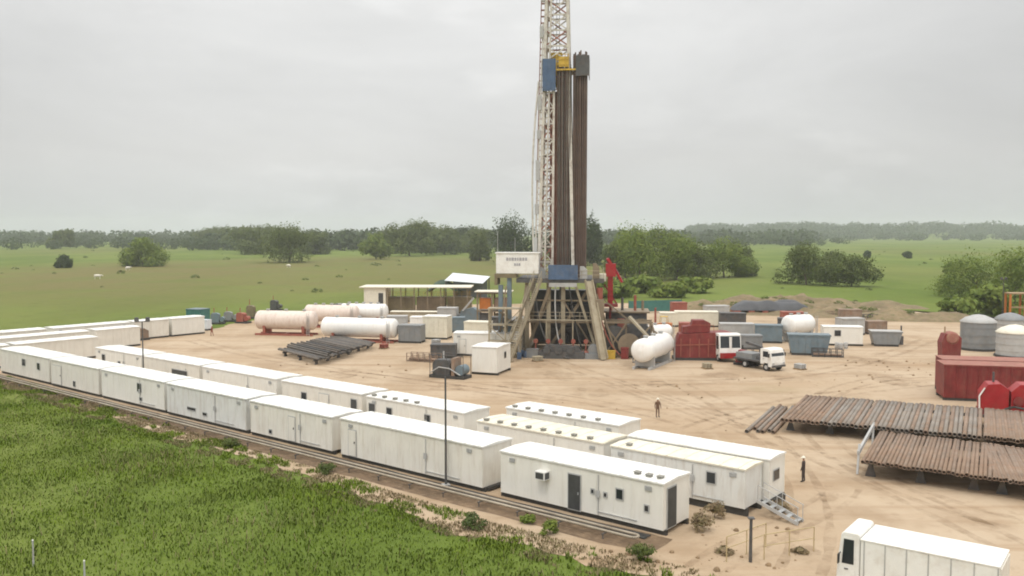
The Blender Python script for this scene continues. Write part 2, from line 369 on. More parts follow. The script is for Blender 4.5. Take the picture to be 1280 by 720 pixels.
# ---------------------------------------------------------------- cabins
def cabin(name, label, cat, s0, s1, t0, t1, z0=0.32, z1=3.05, rz=ROW, wall=M_wall, roof=M_roof, group=None, front=(), end=(), acs=(), vents=(), ribs=True, over=0.08, base=None):
    """openings are (kind, x from the first end, width, z0, z1); s runs along the cabin, t across it"""
    L = s1 - s0; W = t1 - t0
    loc = base if base is not None else S(s0, t0)
    t = thing(name, label, cat, loc, rz, group)
    b = MB(); b.box(0, L, 0, W, z0, z1 - 0.12)
    if ribs:
        k = 1.22
        while k < L - 0.4:
            b.box(k-0.025, k+0.025, -0.018, -0.001, z0+0.1, z1-0.2); k += 1.22
        for x in (0.0, L-0.09):
            b.box(x, x+0.09, -0.022, -0.001, z0, z1-0.125)
        b.box(L+0.001, L+0.02, 0.0, 0.1, z0, z1-0.125); b.box(L+0.001, L+0.02, W-0.1, W, z0, z1-0.125)
    b.build('wall', wall, t)
    r = MB()
    c = z1 - 0.12
    pr = [(-over, c), (W+over, c), (W+over, c+0.09), (W*0.5, c+0.17), (-over, c+0.09)]
    vs = [(-over, y, z) for y, z in pr] + [(L+over, y, z) for y, z in pr]
    r.add(vs, [(0,1,2,3,4), (9,8,7,6,5)] + [(k, k+5, (k+1)%5+5, (k+1)%5) for k in range(5)])
    k = 0.6
    while k < L:
        r.beam((k, -over+0.01, c+0.105), (k, W/2, c+0.185), 0.05, 0.04); r.beam((k, W/2, c+0.185), (k, W+over-0.01, c+0.105), 0.05, 0.04); k += 1.2
    r.build('roof', roof, t)
    q = MB()
    for y in (0.25, W-0.25): q.box(-0.12, L+0.12, y-0.1, y+0.1, 0.02, z0-0.005)
    for k in range(int(L/2)+1): q.box(0.15+k*2, 0.35+k*2, 0.352, W-0.352, 0.1, z0-0.01)
    q.build('skid', M_skid, t)
    for (kind, x, w, a, c2) in front:
        f = MB(); f.box(x-0.07, x+w+0.07, -0.05, -0.026, a-0.07, c2+0.07)
        if kind == 'door':
            d = f.build('door', M_trim, t); MB().box(x, x+w, -0.075, -0.052, a, c2).build('door_leaf', M_dark, d)
            MB().box(x+w-0.14, x+w-0.08, -0.13, -0.077, a+0.95, a+1.1).build('handle', M_steel, d)
        elif kind == 'pale':
            d = f.build('door', M_trim, t); MB().box(x, x+w, -0.075, -0.052, a, c2).build('door_leaf', M_wall2, d)
            MB().box(x+w-0.14, x+w-0.08, -0.13, -0.077, a+0.95, a+1.1).build('handle', M_dark, d)
        else:
            d = f.build('window', M_trim, t); MB().box(x, x+w, -0.062, -0.052, a, c2).build('pane', M_glass, d)
    for (kind, y, w, a, c2) in end:
        f = MB(); f.box(L+0.026, L+0.05, y-0.07, y+w+0.07, a-0.07, c2+0.07)
        d = f.build(kind, M_trim, t)
        MB().box(L+0.052, L+0.072, y, y+w, a, c2).build('door_leaf' if kind == 'door' else 'pane', M_dark if kind == 'door' else M_glass, d)
    for (x, z) in acs:
        a = MB(); a.box(x, x+0.75, -0.55, -0.002, z, z+0.5).build('air_conditioner', M_acm, t)
        g = MB(); g.box(x+0.752, x+0.775, -0.49, -0.08, z+0.06, z+0.44); g.box(x+0.08, x+0.67, -0.57, -0.552, z+0.06, z+0.44)
        g.build('grille', M_dark, [o for o in t.children if o.name.startswith('air_cond')][-1])
    if wall is not M_wall2 and L > 9:
        q = MB(); q.cyl((L*0.635, -0.05, z0+0.05), (L*0.635, -0.05, z1-0.3), 0.03, n=6); q.cyl((L*0.635, -0.05, z0+0.25), (L*0.86, -0.05, z0+0.25), 0.03, n=6); q.box(L*0.635-0.14, L*0.635+0.14, -0.13, -0.09, z0+1.1, z0+1.5); q.build('conduit', M_trim, t)
        for kx in (0.08, 0.92):
            q = MB(); q.box(L*kx-0.22, L*kx+0.22, -0.06, -0.027, z1-0.62, z1-0.36)
            for kz in range(4): q.box(L*kx-0.2, L*kx+0.2, -0.075, -0.061, z1-0.6+kz*0.06, z1-0.575+kz*0.06)
            q.build('louvre', M_trim, t)
    for (x, y) in vents:
        v = MB(); v.box(x, x+0.3, y, y+0.3, c+0.1, c+0.25); v.box(x-0.04, x+0.34, y-0.04, y+0.34, c+0.251, c+0.29)
        v.build('roof_vent', M_ventm, t)
    return t
FG = 'cabins of the front row along the pipeline'
cabin('site_cabin', 'white cabin with dark doorway and wall air conditioner ending the front row by the railings', 'cabin', -12.7, -0.9, -0.5, 2.5, group=FG,
      front=(('door', 5.35, 0.85, 0.35, 2.45), ('window', 8.75, 0.42, 1.6, 2.15), ('window', 10.65, 0.22, 1.25, 1.55), ('window', 7.0, 0.16, 1.6, 1.8), ('window', 7.9, 0.16, 1.55, 1.75)),
      end=(('door', 0.45, 0.95, 0.35, 2.6),), acs=((3.15, 1.85),), vents=((9.6, 0.5), (10.4, 0.45), (11.1, 0.5)))
cabin('site_cabin', 'long blank white cabin behind the light pole, second in the front row', 'cabin', -28.3, -14.2, -0.6, 2.4, group=FG, z1=3.1, wall=M_wall4,
      front=(('pale', 0.9, 0.8, 0.4, 2.3),))
cabin('site_cabin', 'shorter blank white cabin, third in the front row past the light pole', 'cabin', -40.0, -29.5, -0.5, 2.5, group=FG, wall=M_wall4,
      front=(('pale', 5.2, 0.8, 0.4, 2.3), ('window', 2.6, 0.3, 0.6, 0.85)), z1=3.0)
cabin('site_cabin', 'white cabin with low dark marks on its wall, fourth in the front row', 'cabin', -53.2, -40.7, -0.5, 2.5, group=FG, wall=M_wall3,
      front=(('window', 3.5, 1.3, 1.0, 1.2), ('window', 6.0, 0.6, 0.8, 1.0)))
cabin('site_cabin', 'white cabin with one small dark window high on its wall, fifth in the front row', 'cabin', -66.0, -53.9, -0.4, 2.6, group=FG,
      front=(('window', 7.2, 0.7, 1.6, 2.35), ('window', 7.6, 0.4, 0.75, 1.0)))
cabin('site_cabin', 'white cabin with grey framed doors, sixth in the front row', 'cabin', -77.6, -66.7, -0.4, 2.6, group=FG, wall=M_wall2,
      front=(('pale', 0.6, 1.9, 0.4, 2.4), ('window', 5.3, 0.4, 0.6, 1.1)))
cabin('site_cabin', 'white cabin with two dark windows at the far end of the front row', 'cabin', -91.5, -78.3, -0.3, 2.7, group=FG, wall=M_wall2,
      front=(('window', 6.2, 0.8, 1.6, 2.3), ('window', 10.2, 0.6, 1.5, 2.2)))
SG = 'cabins of the second row facing the yard'
cabin('site_cabin', 'cream roofed raised cabin with one square window, beside the sandy railings', 'cabin', -8.2, 1.2, 5.5, 7.9, 0.5, 2.95, roof=M_roofc, group=SG, wall=M_wall3,
      front=(('window', 6.95, 0.55, 1.7, 2.35),), vents=((0.9, 0.4),))
cabin('site_cabin', 'taller white roofed cabin directly behind the cream roofed one', 'cabin', -8.5, 1.6, 8.15, 10.5, 0.5, 3.1, group=SG, end=(('window', 0.6, 0.8, 1.6, 2.2),))
VT = [(0.5+k*1.35, 0.15) for k in range(8)]
cabin('site_cabin', 'low cream cabin with a line of roof vents, just behind the front row', 'cabin', -20.8, -9.4, 6.4, 9.4, 0.3, 2.75, roof=M_roofc, group=SG, vents=VT)
cabin('site_cabin', 'low white cabin with a line of roof vents, on the yard edge', 'cabin', -22.4, -11.6, 11.8, 14.8, 0.3, 2.75, group=SG, vents=VT[:7])
cabin('site_cabin', 'white cabin with speckled roof edge and two dark windows, second row', 'cabin', -34.2, -22.9, 7.2, 10.2, 0.3, 2.95, group=SG, vents=[(0.5+k*1.3, 0.1) for k in range(5)],
      front=(('window', 2.5, 0.6, 1.6, 2.2), ('window', 7.0, 0.6, 1.6, 2.2), ('door', 0.3, 0.7, 0.4, 2.3)))
cabin('site_cabin', 'white cabin with grey double door facing the gap between the rows', 'cabin', -46.6, -35.2, 7.5, 10.5, 0.3, 2.95, group=SG, wall=M_wall2,
      front=(('pale', 5.6, 1.3, 0.4, 2.3), ('window', 3.0, 0.7, 1.5, 2.1), ('door', 10.0, 0.7, 0.4, 2.3)))
cabin('site_cabin', 'plain white cabin opposite the dark pipe rack, behind the front row', 'cabin', -60.4, -47.6, 7.6, 10.6, 0.3, 2.95, group=SG)
cabin('site_cabin', 'plain white cabin with dusty roof, next before the row corner', 'cabin', -72.6, -61.2, 7.7, 10.7, 0.3, 2.95, group=SG, wall=M_wall2, front=(('door', 6.0, 3.0, 1.2, 2.0),))
cabin('site_cabin', 'white cabin with round dark wall fan, last of the second row', 'cabin', -84.3, -73.4, 7.8, 10.8, 0.3, 2.95, group=SG, front=(('window', 1.6, 0.7, 1.5, 2.2), ('window', 5.5, 0.5, 1.2, 1.7)))
EG = 'cabins of the far end row'
endrow = [(-11.5, 0.5, 'white cabin at the corner where the end row meets the front row'),
          (1.5, 13.0, 'long white cabin with flat bright roof, second in the end row'),
          (14.0, 25.5, 'white cabin with pinkish wall behind the dark parked skids'),
          (26.2, 32.0, 'short white cabin beside the lamp pole, end row'), (32.6, 38.4, 'short white cabin next to the teal container')]
for i, (a, c, lb) in enumerate(endrow):
    p = S(-110.0, a)
    cabin('site_cabin', lb, 'cabin', 0, c-a, 0, 3.0, 0.3, 3.0, rz=ROW+PI/2, base=p, wall=M_wall2 if i % 2 else M_wall, group=EG)
# the second line of the end row, its door side towards the yard
for i, (a, c, lb) in enumerate([(3.0, 13.4, 'white cabin standing alone inside the corner of the rows'), (-9.0, 2.2, 'white cabin end on to the corner of the front row')]):
    t = cabin('site_cabin', lb, 'cabin', 0, c-a, 0, 3.0, 0.3, 2.9, rz=ROW+PI/2, base=S(-95.5, a), wall=M_wall2, group=EG)
    # yard side of a turned cabin is its far side, so the door sits on the end wall
for i, (s0_, a, c, lb) in enumerate(((-103.0, 4.0, 15.8, 'white cabin packed between the end row and the lone corner cabin'), (-103.0, -8.0, 3.2, 'white cabin packed behind the far corner of the front row'), (-103.2, 17.0, 23.5, 'short white cabin before the dark parked skids'))):
    cabin('site_cabin', lb, 'cabin', 0, c-a, 0, 3.0, 0.3, 2.95, rz=ROW+PI/2, base=S(s0_, a), wall=M_wall if i == 1 else M_wall2, group=EG)
def aircon(label, p, rz):
    t = thing('cooling_unit', label, 'air conditioner', p + Vector((0,0,0.02)), rz, 'cooling units between the rows')
    MB().box(-0.6, 0.6, -0.45, 0.45, 0.12, 1.3).build('casing', M_acm, t)
    MB().cyl((0, 0, 1.3), (0, 0, 1.36), 0.38, n=16).build('fan_guard', M_dark, t)
    MB().box(-0.5, 0.5, -0.47, -0.451, 0.3, 1.15).build('coil', M_grey, t); MB().box(-0.55, 0.55, -0.4, 0.4, 0, 0.119).build('plinth', M_skid, t)
for i, (a, c, lb) in enumerate(((-40.6, 4.6, 'white cooling unit in the gap by the grey double doored cabin'), (-34.6, 5.4, 'white cooling unit next to the door of the speckled roofed cabin'), (-47.0, 6.4, 'white cooling unit at the end of the plain cabin'), (-22.0, 5.0, 'white cooling unit before the low cream cabin'), (-9.2, 4.2, 'white cooling unit between the cream roofed cabins'))): aircon(lb, S(a, c), ROW + 0.2*i)
for i, (px, py, w, c) in enumerate(((128, 428, 3.2, M_dgrey), (148, 429, 2.6, M_dgrey), (166, 427, 2.8, M_rustb))):
    g = G(px, py)
    t = thing('equipment_skid', ('low dark grey skid with a rounded engine cover', 'smaller dark skid between two others by the end row', 'rusty brown skid under the lamp pole')[i], 'skid', g, ROW + PI/2)
    MB().box(0, w, 0, 1.6, 0.02, 0.35).build('skid_base', M_skid, t)
    MB().prism([(0.1, 0.36), (w-0.1, 0.36), (w-0.1, 1.5), (w*0.7, 1.9), (0.5, 1.9), (0.1, 1.4)], 0.1, 1.5).build('housing', c, t)
    MB().cyl((w*0.3, 0.8, 1.9), (w*0.3, 0.8, 2.5), 0.08).build('exhaust', M_skid, t)

# ---------------------------------------------------------------- pipeline along the front row
mb = MB()
for (tt, z) in ((-2.2, 0.42), (-2.75, 0.42)):
    mb.cyl(S(-112, tt, z), S(-1.6, tt, z), 0.075, n=10)
c0 = [S(-1.6 + 0.28*math.sin(a), -2.475 + 0.275*math.cos(a), 0.42) for a in np.linspace(0, PI, 9)]
mb.tube(c0, 0.075, 10)
pl = thing('pipeline', 'pale twin pipe on low stands with a looped end, along the front row', 'pipeline', (0,0,0))
mb.build('pipe', M_wpipe, pl)
mb = MB()
for k in range(36):
    s_ = -110 + k*3.05
    for tt in (-3.0, -1.95): mb.beam(S(s_, tt, 0), S(s_, tt, 0.34), 0.07)
    mb.beam(S(s_, -3.1, 0.31), S(s_, -1.85, 0.31), 0.08, 0.05)
mb.build('pipe_stand', M_dgrey, pl)
mb = MB()
for k, (tt, r) in enumerate(((-1.35, 0.06), (-1.5, 0.05), (-1.2, 0.05), (-1.05, 0.05), (-1.63, 0.06))):
    pts = [S(s_, tt + 0.06*math.sin(s_*0.9+k), 0.07) for s_ in np.linspace(-110, -1.4, 80)]
    mb.tube(pts, r, 6)
tag(mb.build('power_cable', M_skid), 'black power cables lying along the foot of the front row', 'cable')

# ---------------------------------------------------------------- poles
def light_pole(loc, h, label, lamps=True):
    t = thing('light_pole', label, 'light pole', loc, R(20), 'floodlight poles')
    MB().cyl((0,0,0), (0,0,h), 0.085, 0.06, 10).build('pole', M_dgrey, t)
    MB().box(-0.25, 0.25, -0.25, 0.25, 0.01, 0.14).build('base_plate', M_lgrey, t)
    if lamps:
        MB().box(-0.75, 0.75, -0.05, 0.05, h, h+0.08).build('crossarm', M_dgrey, t)
        for x in (-0.55, 0.55):
            MB().prism([(x-0.24, h+0.1), (x+0.24, h+0.1), (x+0.19, h+0.5), (x-0.19, h+0.5)], -0.12, 0.16).build('floodlight', M_dgrey, t)
    return t
light_pole(S(-17.1, -1.0), 7.4, 'tall thin dark pole in front of the long blank cabin', False)
light_pole(S(-67.0, 4.6), 7.4, 'dark pole with floodlights between the two rows of cabins')
g = G(1253, 400); light_pole(g, 7.8, 'lamp pole beside the orange frame and roadside bush')

# ---------------------------------------------------------------- foreground rails
for i, (p, q) in enumerate(((G(908, 703), G(943, 690)), (G(955, 700), G(998, 693)))):
    t = thing('pipe_railing', ('sandy painted pipe railing on the cabin side of the leaning pole', 'sandy painted pipe railing on the yard side of the leaning pole')[i], 'railing', p, math.atan2(q.y-p.y, q.x-p.x), 'sandy railings')
    L = (q-p).length + 1.0
    b = MB()
    for x in (0, L/2, L): b.cyl((x,0,0), (x,0,1.35), 0.03, n=8)
    b.build('post', M_khaki, t)
    b = MB(); b.cyl((0,0,1.35), (L,0,1.35), 0.03, n=8); b.cyl((0,0,0.75), (L,0,0.75), 0.025, n=8); b.build('rail', M_khaki, t)
g = G(938, 703)
t = thing('wooden_post', 'upright grey post standing between the sandy railings', 'post', g)
MB().cyl((0,0,0), (0,0,2.3), 0.09, 0.075, 10).build('post_shaft', M_dgrey, t); MB().box(-0.16, 0.16, -0.16, 0.16, 2.301, 2.36).build('post_cap', M_dgrey, t)
t = thing('boarding_stair', 'pale leaning stair with handrail at the raised cabin end', 'stair', S(1.7, 6.0), ROW)
b = MB()
for y in (0, 0.8): b.beam((0.05, y, 1.0), (2.6, y, 0.1), 0.06, 0.2)
b.build('stringer', M_lgrey, t)
b = MB()
for k in range(5): b.box(0.25+k*0.5, 0.52+k*0.5, 0.04, 0.76, 0.88-k*0.175, 0.92-k*0.175)
b.build('tread', M_steel, t)
b = MB()
for y in (0, 0.8):
    b.cyl((0.1, y, 1.95), (2.6, y, 1.05), 0.025, n=6)
    for x in (0.1, 1.3, 2.55): b.cyl((x, y, 1.0-x*0.35), (x, y, 1.95-x*0.35), 0.022, n=6)
b.build('handrail', M_lgrey, t)
for i, (px, py, h) in enumerate(((42, 708, 1.35), (106, 729, 1.1))):
    t = thing('fence_stake', ('taller pale fence stake in the long grass', 'shorter pale fence stake at the picture edge grass')[i], 'stake', G(px, py), 0.3, 'stakes in the grass')
    MB().cyl((0,0,0), (0,0,h), 0.05, 0.042, 8).build('stake', M_lgrey, t)
    MB().cyl((0,0,h), (0,0,h+0.06), 0.05, 0.01, 8).build('stake_tip', M_white, t)

# ---------------------------------------------------------------- vehicles
def wheel(t, x, y, r, w):
    o = MB().cyl((x, y-w/2, r), (x, y+w/2, r), r, n=20).build('wheel', M_tyre, t)
    s_ = 1 if y > 0 else -1
    MB().cyl((x, y+s_*(w/2+0.002), r), (x, y+s_*(w/2+0.02), r), r*0.55, r*0.45, n=16).build('rim', M_lgrey, o)
def truck(label, cat, loc, rz, paint=M_white, box=5.5, boxh=2.95, bed=None, cabh=2.9, W=2.4, name='truck', roofm=M_white, cx=1.0):
    """x forward, cab at +x"""
    t = thing(name, label, cat, loc, rz)
    r = 0.46
    b = MB(); b.box(-box-0.1, 1.85*cx, -0.42, -0.3, 0.55, 0.78); b.box(-box-0.1, 1.85*cx, 0.3, 0.42, 0.55, 0.78)
    for x in (-box, -box/2, 0, 1.6*cx): b.box(x-0.08, x+0.08, -0.298, 0.298, 0.57, 0.76)
    b.build('chassis', M_skid, t)
    wb = W/2
    prof = [(0.1, 0.8), (0.1, cabh-0.08), (0.3, cabh), (1.35, cabh), (1.6, cabh-0.12), (1.88, 1.75), (1.95, 1.0), (1.92, 0.55), (1.35, 0.55), (1.3, 0.95), (0.75, 0.98), (0.62, 0.8)]
    prof = [(x*cx, z) for x, z in prof]
    cab = MB().prism(prof, -wb, wb)
    o = cab.build('cab', paint, t)
    bv = o.modifiers.new('soft', 'BEVEL'); bv.width = 0.06; bv.segments = 2; bv.limit_method = 'ANGLE'
    x0, z0, x1, z1 = 1.645*cx, cabh-0.3, 1.865*cx, 1.86
    w_ = MB(); w_.add([(x0, -wb+0.14, z0), (x0, wb-0.14, z0), (x1, wb-0.1, z1), (x1, -wb+0.1, z1), (x0-0.03, -wb+0.14, z0), (x0-0.03, wb-0.14, z0), (x1-0.03, wb-0.1, z1), (x1-0.03, -wb+0.1, z1)],
          [(0,1,2,3), (4,5,1,0), (7,6,5,4), (3,2,6,7), (0,3,7,4), (1,5,6,2)])
    w_.build('windscreen', M_glass, t)
    for s_ in (-1, 1):
        d = MB(); d.prism([(x*cx, z) for x, z in [(0.45, 1.0), (1.5, 1.0), (1.6, 1.65), (1.42, cabh-0.25), (0.45, cabh-0.25)]], *sorted((s_*(wb+0.004), s_*(wb+0.022)))); od = d.build('door', paint, t)
        MB().prism([(x*cx, z) for x, z in [(0.55, 1.72), (1.5, 1.72), (1.36, cabh-0.33), (0.55, cabh-0.33)]], *sorted((s_*(wb+0.024), s_*(wb+0.034)))).build('side_window', M_glass, od)
        MB().box(0.55, 0.72, *sorted((s_*(wb+0.024), s_*(wb+0.05))), 1.45, 1.5).build('handle', M_dark, od)
        MB().box(1.935*cx, 1.985*cx, *sorted((s_*(wb-0.45), s_*(wb-0.1))), 0.85, 1.05).build('headlight', M_lgrey, t)
        m_ = MB(); m_.box(1.62*cx, 1.7*cx, *sorted((s_*(wb+0.12), s_*(wb+0.36))), 1.75, 2.2); m_.beam((1.62*cx, s_*(wb), 2.2), (1.66*cx, s_*(wb+0.2), 2.15), 0.03); m_.build('mirror', M_skid, t)
        wheel(t, 1.02*cx, s_*(wb-0.17), r, 0.3); wheel(t, -box*0.55, s_*(wb-0.25), r, 0.48)
        if box > 5: wheel(t, -box*0.55-1.1, s_*(wb-0.25), r, 0.48)
        fl = MB().box(-box*0.55-0.9, -box*0.55+0.7, *sorted((s_*(wb-0.5), s_*wb)), 1.0, 1.03); fl.build('mudguard', M_skid, t)
    MB().box(1.93*cx, 2.05*cx, -wb+0.03, wb-0.03, 0.5, 0.76).build('bumper', M_dgrey, t)
    if bed is None:
        o = MB().box(-box, 0.0, -wb-0.06, wb+0.06, 0.98, boxh).build('cargo_box', paint, t)
        b = MB()
        b.box(-box-0.03, 0.03, -wb-0.09, wb+0.09, boxh+0.002, boxh+0.05)
        b.build('box_roof', roofm, t)
        b = MB()
        for s_ in (-1, 1):
            k = -box+0.02
            while k < -0.05: b.box(k, k+0.05, *sorted((s_*(wb+0.062), s_*(wb+0.085))), 1.05, boxh-0.03); k += 0.9
            b.box(-box, 0.0, *sorted((s_*(wb+0.062), s_*(wb+0.09))), 0.985, 1.04)
        b.build('box_ribs', M_lgrey, t)
        MB().box(-box-0.08, -box-0.002, -wb+0.05, wb-0.05, 1.05, boxh-0.08).build('rear_door', M_wall2, t)
        for s_ in (-1, 1): MB().box(-box-0.06, -box-0.0, *sorted((s_*(wb-0.35), s_*(wb-0.08))), 0.8, 0.93).build('tail_light', M_red, t)
    else: bed(t, box, wb)
    return t
# box truck at the lower edge of the yard: its cab looks away from the camera
A_, D_ = G(1077, 675, 3.0), G(1247, 709, 3.0); B_ = G(1094, 656, 3.0)
mid = (A_ + B_) / 2; ang = math.atan2(A_.y - D_.y, A_.x - D_.x)
truck('white box truck with long pale roof, parked alone below the pipe racks', 'truck', (mid.x, mid.y, 0.02), ang, box=5.6, cabh=3.2, cx=0.56)
def flatbed(t, box, wb):
    MB().box(-box, -0.05, -wb, wb, 0.95, 1.12).build('flatbed', M_dgrey, t)
    c = MB(); c.cyl((-0.7, 0, 1.121), (-0.7, 0, 2.6), 0.22, n=12); c.beam((-0.7, 0, 2.6), (-3.4, 0.1, 3.0), 0.3); c.box(-1.1, -0.3, -0.5, 0.5, 1.122, 1.5)
    c.build('loader_crane', M_dgrey, t)
    MB().box(-box+0.3, -1.4, -wb+0.2, wb-0.2, 1.125, 1.8).build('crate', M_grey, t)
g = G(962, 464)
truck('white cabbed flatbed truck with dark windscreen facing the yard', 'truck', (g.x, g.y + 1.5, 0.02), R(-58), box=4.4, cabh=2.75, bed=flatbed)

# ---------------------------------------------------------------- pipe racks
def pipe_proto(name, r, L, m, n=10):
    b = MB()
    a = Vector((0, 0, 0)); vs = []
    for k in range(n):
        q = 2*PI*k/n
        c_, s_ = math.cos(q), math.sin(q)
        vs += [(0, c_*r, s_*r), (L, c_*r, s_*r), (L, c_*r*0.82, s_*r*0.82), (0, c_*r*0.82, s_*r*0.82)]
    fs = []
    for k in range(n):
        i, j = 4*k, 4*((k+1) % n)
        fs += [(i, j, j+1, i+1), (i+1, j+1, j+2, i+2), (i+2, j+2, j+3, i+3), (i+3, j+3, j, i)]
    b.add(vs, fs, True)
    b.cyl((L-0.28, 0, 0), (L-0.02, 0, 0), r*1.13, n=n, cap=False)
    o = b.build(name, m); return o
def rack(label, a, b, depth_dir, depth, z):
    """a rack of three rails from a to b, legs under"""
    t = thing('pipe_rack', label, 'pipe rack', (a.x, a.y, 0), math.atan2(b.y-a.y, b.x-a.x), 'low steel pipe racks')
    L = (b-a).length
    dl = Matrix.Rotation(-math.atan2(b.y-a.y, b.x-a.x), 3, 'Z') @ depth_dir
    for f in (0.12, 0.5, 0.88):
        q = dl * (depth*f)
        r = MB(); r.box(q.x-0.2, q.x+L+0.2, q.y-0.12, q.y+0.12, z-0.25, z)
        r.build('rail', M_skid, t)
        k = 0.4
        while k < L:
            lg = MB(); lg.prism([(q.x+k-0.35, 0.0), (q.x+k+0.35, 0.0), (q.x+k+0.12, z-0.252), (q.x+k-0.12, z-0.252)], q.y-0.1, q.y+0.1); k += 3.2
            lg.build('trestle_leg', M_dgrey, t)
    return t
def lay(protos, a, b, dirv, z, count, label, group, layers=1, jitter=0.25, r=0.16):
    """one layer of pipes side by side from a to b"""
    ang = math.atan2(dirv.y, dirv.x)
    k = 0
    for l in range(layers):
        for i in range(count - l):
            f = (i + 0.5*l)/(max(count-1, 1))
            p = a.lerp(b, f)
            pr, used = protos[(i*7 + l*3 + (i//9)) % len(protos)]
            o = pr if not used[0] else pr.copy()
            if used[0]: COL.objects.link(o)
            used[0] = True
            off = random.uniform(-jitter, jitter)
            o.location = (p.x + dirv.x*off, p.y + dirv.y*off, z + r*1.0 + l*r*1.75)
            o.rotation_euler = (random.uniform(0, 6), 0, ang + random.uniform(-0.006, 0.006))
            tag(o, label, 'pipe', group); k += 1
# rack 1: long, behind; its pipes run away from the camera
a1, b1 = G(975, 534), G(1226, 556); c1 = G(1003, 492, 1.0)
a1z = G(978, 527, 1.0); b1z = G(1224, 549, 1.0)
D1 = (G(1015, 492, 1.0) - a1z); L1 = 12.2; D1.z = 0; D1.normalize()
rack('long low rack under the grey brown pipes', a1z, b1z, D1, L1, 1.0)
PR1 = [(pipe_proto('casing_pipe', 0.17, L1, m), [False]) for m in (M_rustg, M_rustb, M_rustg)]
n1 = int((b1z-a1z).length*abs(math.sin(math.atan2(D1.y, D1.x)-math.atan2((b1z-a1z).y, (b1z-a1z).x)))/0.325)
PRA = [(pipe_proto('casing_pipe', 0.17, L1, m), [False]) for m in (M_rusto, M_rustb)]
sp = 0.20
lay(PRA, a1z, a1z.lerp(b1z, sp-0.01), D1, 1.0, int(n1*sp), 'reddish brown casing pipe lying at the open end of the long rack', 'reddish pipes on the long rack')
lay(PR1, a1z.lerp(b1z, sp+0.01), b1z, D1, 1.0, int(n1*(1-sp))-1, 'grey brown casing pipe lying on the long rack', 'grey pipes on the long rack')
# loose pipes lying on the sand at the end of rack 1
PRL = [(pipe_proto('casing_pipe', 0.16, 11.5, m), [False]) for m in (M_rustg, M_rustb)]
a0 = G(935, 540); b0 = G(968, 541)
D0 = G(985, 494) - a0; D0.z = 0; D0.normalize()
lay(PRL, a0, b0, D0, 0.02, 6, 'weathered casing pipe lying on the sand beside the long rack', 'loose pipes on the sand', jitter=0.8, r=0.16)
# rack 1 continues beyond a gap
a2z = G(1232, 550, 1.0); b2z = G(1330, 560, 1.0)
rack('rack under brown pipes past the gap of the long rack', a2z, b2z, D1, L1, 1.0)
PR2 = [(pipe_proto('casing_pipe', 0.17, L1, m), [False]) for m in (M_rustb, M_rusto)]
lay(PR2, a2z, b2z, D1, 1.0, 25, 'brown casing pipe on the rack by the red tanks', 'brown pipes past the gap')
# rack 2: nearer, rust orange
a3 = G(1078, 580, 1.1); b3 = G(1243, 601, 1.1)
D3 = (G(1098, 546, 1.1) - a3); L3 = 10.2; D3.z = 0; D3.normalize()
rack('near rack under the rust orange pipes', a3, b3, D3, L3, 1.1)
PR3 = [(pipe_proto('casing_pipe', 0.13, L3, m), [False]) for m in (M_rusto, M_rusto, M_rustb)]
n3 = int((b3-a3).length*abs(math.sin(math.atan2(D3.y, D3.x)-math.atan2((b3-a3).y, (b3-a3).x)))/0.25)
lay(PR3, a3, b3, D3, 1.1, n3, 'rust orange pipe lying on the near rack', 'rust orange pipes', r=0.13)
a4 = G(1247, 602, 1.1); b4 = G(1340, 615, 1.1)
D4 = Matrix.Rotation(R(5), 3, 'Z') @ D3
rack('near rack under skewed brown pipes at the picture edge', a4, b4, D4, L3, 1.1)
PR4 = [(pipe_proto('casing_pipe', 0.13, L3, m), [False]) for m in (M_rustb, M_rusto)]
lay(PR4, a4, b4, D4, 1.1, 24, 'brown pipe lying skewed on the rack past the near one', 'skewed brown pipes', r=0.13)
# pale end stop of rack 2
t = thing('end_stop', 'pale tilted stop frame closing the end of the near rack', 'end stop', G(1071, 594), math.atan2(D3.y, D3.x))
MB().beam((0.2, 0, 0.02), (1.0, 0, 2.0), 0.14).build('stop_post', M_lgrey, t); MB().beam((8.5, 0, 0.02), (9.3, 0, 2.0), 0.14).build('stop_post', M_lgrey, t)
MB().beam((0.6, 0.02, 1.45), (9.4, 0.02, 1.75), 0.16, 0.3).build('stop_rail', M_lgrey, t)
# dark drill pipes in the far yard
a5 = G(400, 451, 0.7); b5 = G(470, 430, 0.7)
D5 = (G(345, 437, 0.7) - a5); D5.z = 0; L5 = 12.5; D5.normalize()
rack('rack under dark drill pipes in front of the white tanks', a5, b5, D5, L5, 0.7)
PR5 = [(pipe_proto('drill_pipe', 0.13, L5, m), [False]) for m in (M_dpipe, M_dpipe, M_dgrey)]
lay(PR5, a5, b5, D5, 0.7, 31, 'dark drill pipe on the low rack before the white tanks', 'dark drill pipes', r=0.14, jitter=0.9)
lay(PR5, a5.lerp(b5, 0.1), a5.lerp(b5, 0.55), D5, 0.98, 8, 'dark drill pipe stacked on top of the low rack load', 'upper dark drill pipes', r=0.14, jitter=0.9)

